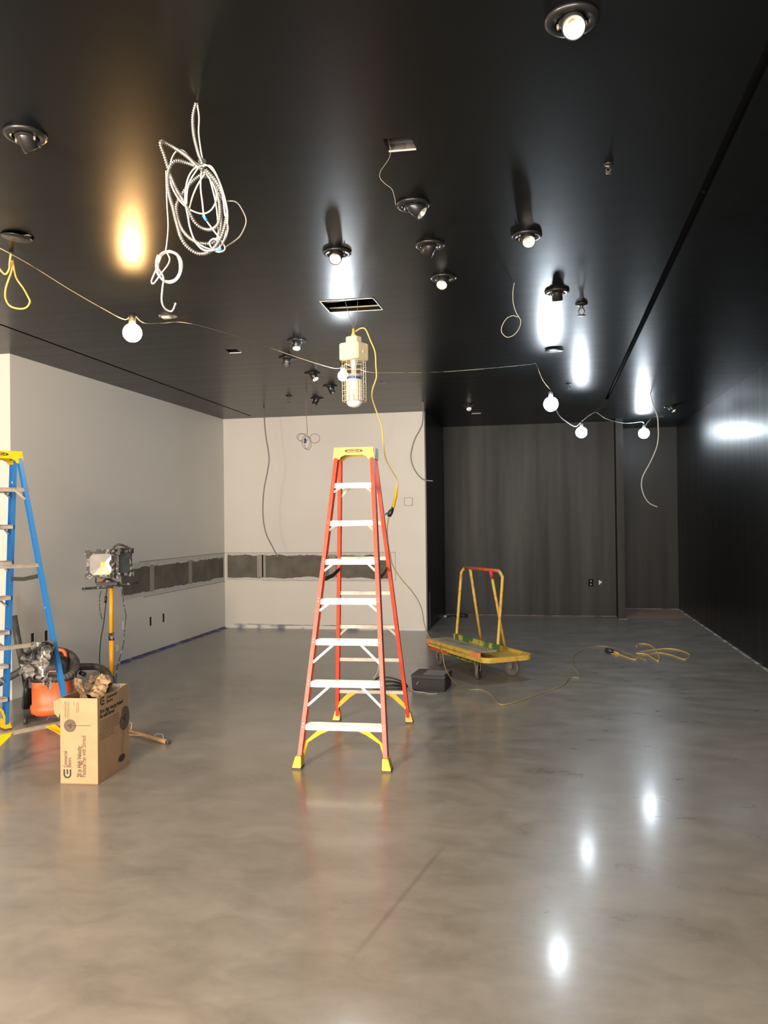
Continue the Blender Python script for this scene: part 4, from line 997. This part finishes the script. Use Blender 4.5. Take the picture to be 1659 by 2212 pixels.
# ------------------------------------------------------------------ stick on the floor
a0 = fl(272, 1583); a1 = fl(360, 1606); ctr = (a0+a1)/2; dv = (a1-a0)
t = thing('wooden_stick', 'splintered wooden stick lying on the floor beside the cardboard box', 'stick', (ctr.x, ctr.y, 0), rotof(dv))
Ls = dv.length/2
MB().tube([(-Ls, 0, .028), (-Ls*.2, .003, .026), (Ls*.5, -.002, .021), (Ls, 0, .018)], [.010, .013, .017, .017], 10).build('shaft', M['wood'], t)
MB().tube([(Ls, 0, .018), (Ls+.03, .004, .016)], .015, 10).build('dark_tip', M['dark_rubber'], t)
MB().tube([(-Ls*.1, .0, .024), (-Ls*.6, -.03, .012), (-Ls*.95, -.05, .008)], [.008, .006, .003], 7).build('splinter', M['wood'], t)
MB().tube(smooth([(Ls*.35, .0, .03), (Ls*.5, .01, .055), (Ls*.75, .01, .06), (Ls*.85, .0, .035)]), .0025, 6).build('bent_wire', M['alu'], t)
MB().tube(smooth([(-Ls*.9, .0, .03), (-Ls*.95, .02, .075), (-Ls*.8, .02, .085), (-Ls*.75, .0, .04)]), .0025, 6).build('bent_wire', M['alu'], t)

# ------------------------------------------------------------------ shop vacuum
vc = cw(-2.835, 6.80); t = thing('shop_vacuum', 'orange and black wet-dry shop vacuum with coiled hose behind the blue ladder', 'vacuum cleaner', vc, rotof(rh)+.2)
MB().lathe([(.001, .05), (.150, .05), (.165, .07), (.172, .12), (.158, .135), (.160, .32), (.168, .335), (.001, .335)], seg=48, sq=3.2).build('drum', M['orange'], t)
MB().lathe([(.172, .335), (.176, .35), (.176, .39), (.16, .41), (.15, .46), (.12, .52), (.08, .545), (.001, .55)], seg=48, sq=3.0).build('motor_head', M['black_plastic'], t)
MB().tube(smooth([(-.11, -.02, .50), (-.09, -.02, .57), (0, -.02, .585), (.09, -.02, .57), (.11, -.02, .50)]), .016, 10).build('carry_handle', M['orange'], t)
for k_ in range(2): MB().box(-.07+.0, .07, -.158-.002, -.13, .40+.02*k_, .41+.02*k_).build('trim_stripe', M['orange'], t)
for sx in (-1, 1): MB().box(sx*.168-.02, sx*.168+.02, -.03, .03, .27, .38).build('latch', M['black_plastic'], t, bevel=.004)
for sx in (-1, 1):
    for sy_ in (-1, 1):
        b = MB(); b.bar((sx*.10, sy_*.10, .055), (sx*.185, sy_*.16, .05), .05, .03); b.build('caster_arm', M['black_plastic'], t)
        MB().cyl((sx*.185-.012, sy_*.16, .026), (sx*.185+.012, sy_*.16, .026), .026).build('caster_wheel', M['dark_rubber'], t)
MB().tube(smooth([atD(103, 1556, 6.55), atD(106, 1549, 6.55), atD(118, 1549, 6.55), atD(135, 1551, 6.55)]), .008, 8).build('drain_clip', M['dark_rubber'], t, world=True)
def hose(path, parent, r=.03, name='hose', step=.006):
    P = resample(smooth(path, 10), step)
    return MB().tube(P, r, 14, rf=lambda i: r+.0022*math.sin(i*math.pi/2)).build(name, M['dark_rubber'], parent, world=True)
ringp = []
for i in range(30):
    a = 2*math.pi*i/30*1.02-2.3
    px = 119+46*math.cos(a); py = 1436+31*math.sin(a); D = 6.76-.16*math.sin(a)
    ringp.append(atD(px, py, D))
hose(ringp, t)
hose([atD(165, 1441, 6.95), atD(185, 1440, 7.15), atD(210, 1441, 7.25), atD(228, 1450, 7.2), atD(238, 1470, 7.1), atD(236, 1497, 7.1), atD(222, 1515, 7.1)], t)
MB().tube([atD(172, 1452, 6.9), atD(185, 1458, 6.9)], .02, 10).build('hose_cuff', M['black_plastic'], t, world=True)
# wands and nozzles leaning beside it
t = thing('vacuum_wand', 'long black vacuum tube leaning beside the blue ladder rail', 'tube', atD(66, 1520, 7.25))
MB().tube([atD(29, 1330, 7.15), atD(40, 1392, 7.15), atD(56, 1470, 7.2)], .030, 16).build('tube', M['dark_rubber'], t, world=True)
MB().tube([atD(56, 1468, 7.2), atD(60, 1490, 7.22), atD(66, 1520, 7.25)], [.034, .036, .030], 16).build('tube_socket', M['black_plastic'], t, world=True)
t = thing('crevice_nozzle', 'black pointed crevice nozzle poking from the left edge behind the ladder', 'nozzle', atD(0, 1475, 6.9))
MB().tube([atD(-30, 1490, 6.9), atD(0, 1474, 6.9), atD(40, 1452, 6.9), atD(53, 1438, 6.9)], [.03, .033, .03, .012], 12).build('nozzle_body', M['dark_rubber'], t, world=True)
t = thing('upholstery_nozzle', 'short black nozzle standing on the floor beside the orange vacuum', 'nozzle', atD(58, 1518, 7.1))
MB().tube([atD(59, 1470, 7.08), atD(58, 1492, 7.05), onz(56, 1530, .0)], [.02, .036, .040], 4).build('nozzle_body', M['black_plastic'], t, world=True)

# ------------------------------------------------------------------ plastic on the ladder bar
Db = 5.62
t = thing('plastic_sheeting', 'crumpled dirty clear plastic hanging over the blue ladder crossbar', 'plastic sheet', atD(88, 1398, Db))
for i, (path, w) in enumerate(((((84, 1392), (75, 1408), (64, 1430), (60, 1452), (66, 1466)), .11), (((96, 1390), (90, 1405), (84, 1430), (88, 1452), (92, 1470)), .09), (((104, 1396), (99, 1420), (98, 1445), (100, 1470), (101, 1485)), .05), (((112, 1397), (103, 1400), (94, 1410), (80, 1412), (60, 1430)), .05))):
    pts = [atD(x, y, Db-.02-.02*i+.05*math.sin(j*2+i)) for j, (x, y) in enumerate(path)]
    inv = t.location; o = crumple('film_fold', M['bag'], t, [p-t.location for p in pts], w, 30+i*3, .05, th=.001)
o = crumple('paper_ribbon', M['cream'], None, [atD(x, y, Db-.09) for x, y in ((97, 1406), (93, 1418), (88, 1430), (87, 1442), (93, 1450), (92, 1462))], .02, 77, .012)
tag(o, 'cream torn paper ribbon hanging from the plastic on the ladder bar', 'paper')
lump('black_film_knot', M['bag_black'], atD(97, 1394, Db-.01), .035, .03, .022, 5, .5, 'bunched black plastic knotted on the ladder crossbar', 'plastic', freq=4)

# ------------------------------------------------------------------ work light stand
Ds = 7.5; ps = cw((240-829.5)/F*Ds, Ds); ps = onz(240, 1508); Ds = ps.dot(fh)
t = thing('work_light_stand', 'orange-yellow pole work light stand with twin flood lamps behind the box', 'work light', ps, rotof(rh))
g = lambda x, y, d=0.: atD(x, y, Ds+d)
MB().tube([g(240, 1385), g(240, 1268)], .018, 16).build('upper_pole', M['pole'], t, world=True)
MB().tube([g(241, 1470), g(240.5, 1383)], .0215, 16).build('lower_pole', M['pole'], t, world=True)
MB().tube([g(240.6, 1383), g(240.4, 1367)], .026, 16).build('clamp_collar', M['scuffed'], t, world=True)
MB().tube([g(240.8, 1484), g(240.7, 1460)], [.034, .028], 16).build('base_collar', M['blue_plastic'], t, world=True)
for i in range(3):
    a = 2*math.pi*i/3+.5; MB().bar((.0, 0, .11), (.135*math.cos(a), .135*math.sin(a), .012), .02, .02).build('leg', M['steel'], t)
MB().tube([g(178, 1272, -.05), g(258, 1266, -.05)], .012, 12).build('crossbar', M['scuffed'], t, world=True)
MB().tube([g(256, 1265, .02), g(299, 1258, .15)], .013, 12).build('crossbar', M['scuffed'], t, world=True)
MB().box(-.12, .08, -.04, .05, 0, .03).build('head_bracket', M['black_plastic'], t).location = (0, 0, ps.z+g(240, 1262).z-.01)
b = MB(); b.sphere(g(232, 1256), .055, 20, 12, (1.2, .8, .6)); b.build('swivel_knuckle', M['scuffed'], t, world=True)
MB().tube([g(207, 1246, -.04), g(207, 1259, -.04)], .006, 8).build('adjuster_pin', M['black_plastic'], t, world=True)
MB().tube(smooth([g(242, 1192), g(247, 1182), g(255, 1176.5), (g(268, 1179, .03)), g(285, 1188, .06)]), .011, 10).build('carry_handle', M['dark_rubber'], t, world=True)
MB().box(-.1, -.04, -.03, .0, .03, .05).build('red_switch', M['red_paint'], t).location = (0, 0, g(240, 1262).z)
# lamp heads
def flood(cpx, cpy, D, nrm, w, h, lit=True):
    c = atD(cpx, cpy, D); n = Vector(nrm).normalized(); z = Vector((0, 0, 1)); ex = z.cross(n).normalized()*1; ez = n.cross(ex)
    ch = .035
    def rect(w_, h_, c_=ch): return [(-w_/2+c_, -h_/2), (w_/2-c_, -h_/2), (w_/2, -h_/2+c_), (w_/2, h_/2-c_), (w_/2-c_, h_/2), (-w_/2+c_, h_/2), (-w_/2, h_/2-c_), (-w_/2, -h_/2+c_)]
    b = MB(); o_, i_ = rect(w, h), rect(w*.83, h*.80, .028); n8 = 8
    vs = []
    for pr, d_ in ((o_, -.02), (o_, .012), (i_, .012), (i_, -.01)): vs += [c+ex*a+ez*b_+n*d_ for a, b_ in pr]
    fs = []
    for L_i in range(3):
        for i in range(n8):
            j = (i+1) % n8; fs.append((L_i*8+i, L_i*8+j, (L_i+1)*8+j, (L_i+1)*8+i))
    b.add(vs, fs)
    for sx in (-1, 1):
        for sz_ in (-1, 1):
            q = c+ex*sx*w*.46+ez*sz_*h*.45; b.bar(q-n*.022, q+n*.02, .05, .05, up=ez)
    b.bar(c+ex*(-w*.2)+ez*h*.52, c+ex*(w*.2)+ez*h*.52, .03, .03, up=ez)
    fr = b.build('flood_lamp', M['scuffed'], t, world=True)
    b = MB()
    b.lathe([(h*.45, -.02), (h*.40, -.06), (h*.2, -.075), (.001, -.075)], c, n, 24, sq=4); b.build('lamp_housing', M['black_plastic'], fr, world=True)
    if lit:
        q = [c+ex*a+ez*b_+n*.003 for a, b_ in i_]; ap = c
        a4 = [(q[0], q[1]), (q[2], q[3]), (q[4], q[5]), (q[6], q[7])]
        b = MB(); k4 = [c+ex*a*.07*w+ez*b_*.07*w-n*.028 for a, b_ in ((-1, -1), (1, -1), (1, 1), (-1, 1))]
        b.add([q[0], q[1], k4[1], k4[0]], [(0, 1, 2, 3)]); b.add([q[2], q[3], k4[2], k4[1]], [(0, 1, 2, 3)])
        b.add([q[4], q[5], k4[3], k4[2]], [(0, 1, 2, 3)]); b.add([q[6], q[7], k4[0], k4[3]], [(0, 1, 2, 3)])
        for a_, b_, k_ in ((1, 2, 1), (3, 4, 2), (5, 6, 3), (7, 0, 0)): b.add([q[a_], q[b_], k4[k_]], [(0, 1, 2)])
        b.build('reflector', M['reflector'], fr, world=True)
        b = MB(); b.add([k+n*.002 for k in k4], [(0, 1, 2, 3)]); b.build('led_chip', mat('led_chip', (.95, .72, .12), .5), fr, world=True)
    else:
        b = MB(); q = [c+ex*a+ez*b_+n*.003 for a, b_ in i_]; b.add(q, [tuple(range(8))]); b.build('lens_glass', M['glass'], fr, world=True)
flood(222, 1219, Ds-.06, TC+rh*.34+Vector((0, 0, .05)), .285, .245)
flood(264, 1216, Ds+.06, TC*.36+rh*.93, .26, .245, False)
cable('lamp_cable', 'dark cable hanging left of the orange pole', [g(232, 1268), g(229, 1285), g(229, 1300), g(224, 1345), g(218, 1380), g(215, 1420), g(217, 1455), g(222, 1490)], .006, M['black_wire'])
MB().tube([g(229, 1288), g(228, 1302)], .012, 8).build('inline_plug', M['black_plastic'], t, world=True)
cable('lamp_cable', 'short paint-spotted cable loop left of the orange pole', [g(222, 1270), g(216, 1285), g(215, 1305), g(217, 1325), g(221, 1338)], .005, M['scuffed'])
cable('lamp_cable', 'pale paint-spotted cable hanging right of the orange pole', [g(246, 1254), g(260, 1262), g(265, 1275), g(267, 1305), g(272, 1330), g(269, 1360), g(267, 1390), g(259, 1420), g(253, 1445), g(250, 1475)], .005, M['scuffed'])

# ------------------------------------------------------------------ drywall cart
W1 = cw(.957, 8.23); udir = (rh*.4-fh*.917).normalized()   # u towards the near end
cart = thing('drywall_cart', 'yellow and red drywall cart with tall tube frame on four wheels', 'cart', W1, rotof(udir))
# local x = u (near end +), local y = v
vy = 1 if Vector((-udir.y, udir.x, 0)).dot(rh*.917+fh*.4) > 0 else -1
K = lambda u, v, z: Vector((u, vy*v, z))
zd = .262
# base frame pan with rounded near end
def rp2(u0, u1, v0, v1, r, n=6):
    pts = []
    for cu_, cv_, a0_ in ((u1-r, v1-r, 0), (u0+.03, v1-.03, math.pi/2), (u0+.03, v0+.03, math.pi), (u1-r, v0+r, 1.5*math.pi)):
        rr_ = r if cu_ == u1-r else .03
        for i in range(n+1): a = a0_+math.pi/2*i/n; pts.append((cu_+rr_*math.cos(a), cv_+rr_*math.sin(a)))
    return pts
P_out = rp2(-.97, .30, -.10, .50, .12); P_in = rp2(-.94, .27, -.07, .47, .10)
b = MB(); n = len(P_out); vs = []
for pr, z in ((P_out, zd-.05), (P_out, zd), (P_in, zd), (P_in, zd-.03)): vs += [K(a, c_, z) for a, c_ in pr]
fs = []
for l in range(3):
    for i in range(n):
        j = (i+1) % n; fs.append((l*n+i, l*n+j, (l+1)*n+j, (l+1)*n+i))
fs.append(tuple(range(3*n, 4*n))); b.add(vs, fs); b.build('base_pan', M['yellow_paint'], cart)
MB().bar(K(-.96, -.085, zd-.055), K(-.5, -.085, zd-.055), .03, .03).build('lower_rail', M['red_paint'], cart)
MB().bar(K(-.85, -.04, zd-.09), K(.0, -.04, zd-.09), .02, .02).build('lower_rail', M['green_paint'], cart)
# sheet deck: bed tilted up towards the frame, with end colours
b = MB(); z1 = zd+.035
def slab(u0, u1, v0, v1, za, zb, th, nm, m):
    q = [K(u0, v0, za), K(u1, v0, za), K(u1, v1, zb), K(u0, v1, zb)]; b = MB(); b.add(q+[p-Vector((0, 0, th)) for p in q], [(0, 1, 2, 3), (7, 6, 5, 4), (0, 4, 5, 1), (1, 5, 6, 2), (2, 6, 7, 3), (3, 7, 4, 0)]); return b.build(nm, m, cart)
slab(-.97, .16, -.10, -.075, z1, z1, .05, 'deck_edge', M['yellow_paint'])
slab(-.98, -.86, -.103, -.07, z1+.003, z1+.003, .04, 'deck_edge', M['orange_paint'])
slab(.02, .17, -.103, -.07, z1+.003, z1+.003, .05, 'deck_edge', M['orange_paint'])
slab(-.96, .10, -.07, .17, z1+.004, z1+.004, .012, 'deck_board', M['ply'])
slab(-.80, .12, .165, .185, z1+.06, z1+.06, .075, 'lip_board', M['green_paint'])
slab(-.82, -.80, .16, .19, z1+.06, z1+.06, .075, 'lip_end', M['yellow_paint'])
# hoop
zb = zd+.03; ztop = 1.108
A0 = K(-.83, .20, zb); A1 = K(-.79, .25, ztop-.10); B0 = K(.055, .20, zb); B1 = K(.085, .25, ztop-.10)
arc1 = [A0, A1, K(-.775, .255, ztop-.04), K(-.72, .26, ztop-.005)]; top_a = K(-.68, .26, ztop); top_b = K(-.03, .26, ztop)
P = smooth([A0, A0.lerp(A1, .5), A1, K(-.775, .257, ztop-.045), K(-.72, .26, ztop-.006), top_a], 6)
MB().tube(P, .0165, 12).build('frame_upright', M['yellow_paint'], cart)
P = smooth([top_b, K(.01, .26, ztop-.008), K(.065, .257, ztop-.05), B1, B0.lerp(B1, .5), B0], 6)
MB().tube(P, .0165, 12).build('frame_upright', M['yellow_paint'], cart)
MB().tube([top_a-Vector((.03, 0, 0)), top_b+Vector((.03, 0, 0))], .0175, 12).build('top_rail', M['red_paint'], cart)
for u0, u1 in ((-.60, -.66), (-.16, -.16)):
    MB().tube([K(u0, .26, ztop-.005), K(u1, .43, zd-.01)], .0155, 12).build('brace_tube', M['yellow_paint'], cart)
MB().tube([K(-.16, .26, ztop-.005), K(-.16, .275, ztop-.09)], .019, 12).build('brace_joint', M['red_paint'], cart)
# wheels
for (u, v, an) in ((0, 0, .75), (0, .405, -.35), (-.88, 0, .1), (-.88, .405, -.2)):
    wr = .094; ax = Vector((math.sin(an), math.cos(an), 0)); c = K(u, v, wr)
    b = MB(); b.lathe([(.02, -.018), (wr-.03, -.014), (wr-.006, -.017), (wr, -.010), (wr, .010), (wr-.006, .017), (wr-.03, .014), (.02, .018)], c, ax, 28, close=True)
    w = b.build('caster_wheel', M['wheel'], cart)
    MB().cyl(c-ax*.024, c+ax*.024, .018).build('hub', M['steel'], w)
    b = MB()
    for s in (-1, 1): b.bar(c+ax*s*.028, K(u, v, zd-.052)+ax*s*.028, .05, .004, up=ax, w2=.075)
    b.bar(K(u, v, zd-.056)-ax*.034, K(u, v, zd-.056)+ax*.034, .07, .008); b.build('caster_fork', M['steel'], w)

# ------------------------------------------------------------------ black case
Pc = cw(.246, 7.72); Qc = cw(.567, 7.62); Rc = cw(.709, 7.93)
e1_ = (Qc-Pc).normalized(); e2_ = Vector((-e1_.y, e1_.x, 0)); Wc = (Qc-Pc).length; Lc = .31
t = thing('equipment_case', 'low black plastic case with grey lid panel on the floor beside the cart', 'case', Pc+e1_*Wc/2+e2_*Lc/2, rotof(e1_))
hw_, hl_ = Wc/2, Lc/2
b = MB(); vs = []
for z, k_ in ((0, .0), (.125, .008)): vs += [Vector((sx*(hw_+k_-.008), sy_*(hl_+k_-.008), z)) for sx, sy_ in ((-1, -1), (1, -1), (1, 1), (-1, 1))]
b.add(vs, [(3, 2, 1, 0), (4, 5, 6, 7), (0, 1, 5, 4), (1, 2, 6, 5), (2, 3, 7, 6), (3, 0, 4, 7)]); b.build('case_body', M['case'], t, bevel=.008)
MB().box(-hw_-.004, hw_+.004, -hl_-.004, hl_+.004, .125, .158).build('lid', M['case'], t, bevel=.008)
MB().box(-hw_*.35, hw_*.9, -hl_*.8, hl_*.75, .157, .160).build('lid_panel', M['case_panel'], t, bevel=.001)
for x in (-.11, -.10): MB().cyl((x, -hl_-.006, .07 if x == -.11 else .085), (x, -hl_+.01, .07 if x == -.11 else .085), .006, seg=10).build('latch_stud', M['steel'], t)
# black cable heap behind ladder and floor wire
pts = []
for i in range(22):
    a = i*1.05; pts.append(Vector((math.cos(a)*(.13+.03*math.sin(i*2.1)), math.sin(a)*(.10+.02*math.cos(i*1.7)), .012+.012*(i % 3))))
c = onz(842, 1484); t = thing('black_cable_heap', 'loosely coiled black cable on the floor behind the red ladder', 'cable', c)
MB().tube(smooth(pts, 6), .009, 8).build('cable', M['black_wire'], t)
MB().tube(smooth([Vector((-.16, -.05, .01)), Vector((-.05, -.13, .01)), Vector((.12, -.12, .012)), Vector((.18, -.02, .02)), Vector((.05, .09, .06)), Vector((-.12, .07, .08)), Vector((-.16, -.02, .03))], 6), .008, 8).build('cable', M['black_wire'], t)
cable('floor_wire', 'thin pale wire on the floor in front of the black case', [fl(x, y) for x, y in ((884, 1489), (898, 1494), (915, 1496), (930, 1499), (945, 1498))], .005, M['pale_wire'])
# scraps in the dark recess corner
cable('cable_scraps', 'dark cable scraps on the floor in the corner of the black recess', [fl(x, y) for x, y in ((965, 1333), (980, 1330), (1000, 1333), (1010, 1329), (995, 1328), (985, 1332), (1012, 1334))], .012, M['black_wire'])
o = MB().box(-.03, .03, -.02, .02, 0, .02); c = onz(962, 1332, .0); o.v = [v+c for v in o.v]
tag(o.build('plaster_chip', M['plate_white'], bevel=.006), 'small white chip on the floor in the recess corner', 'debris')
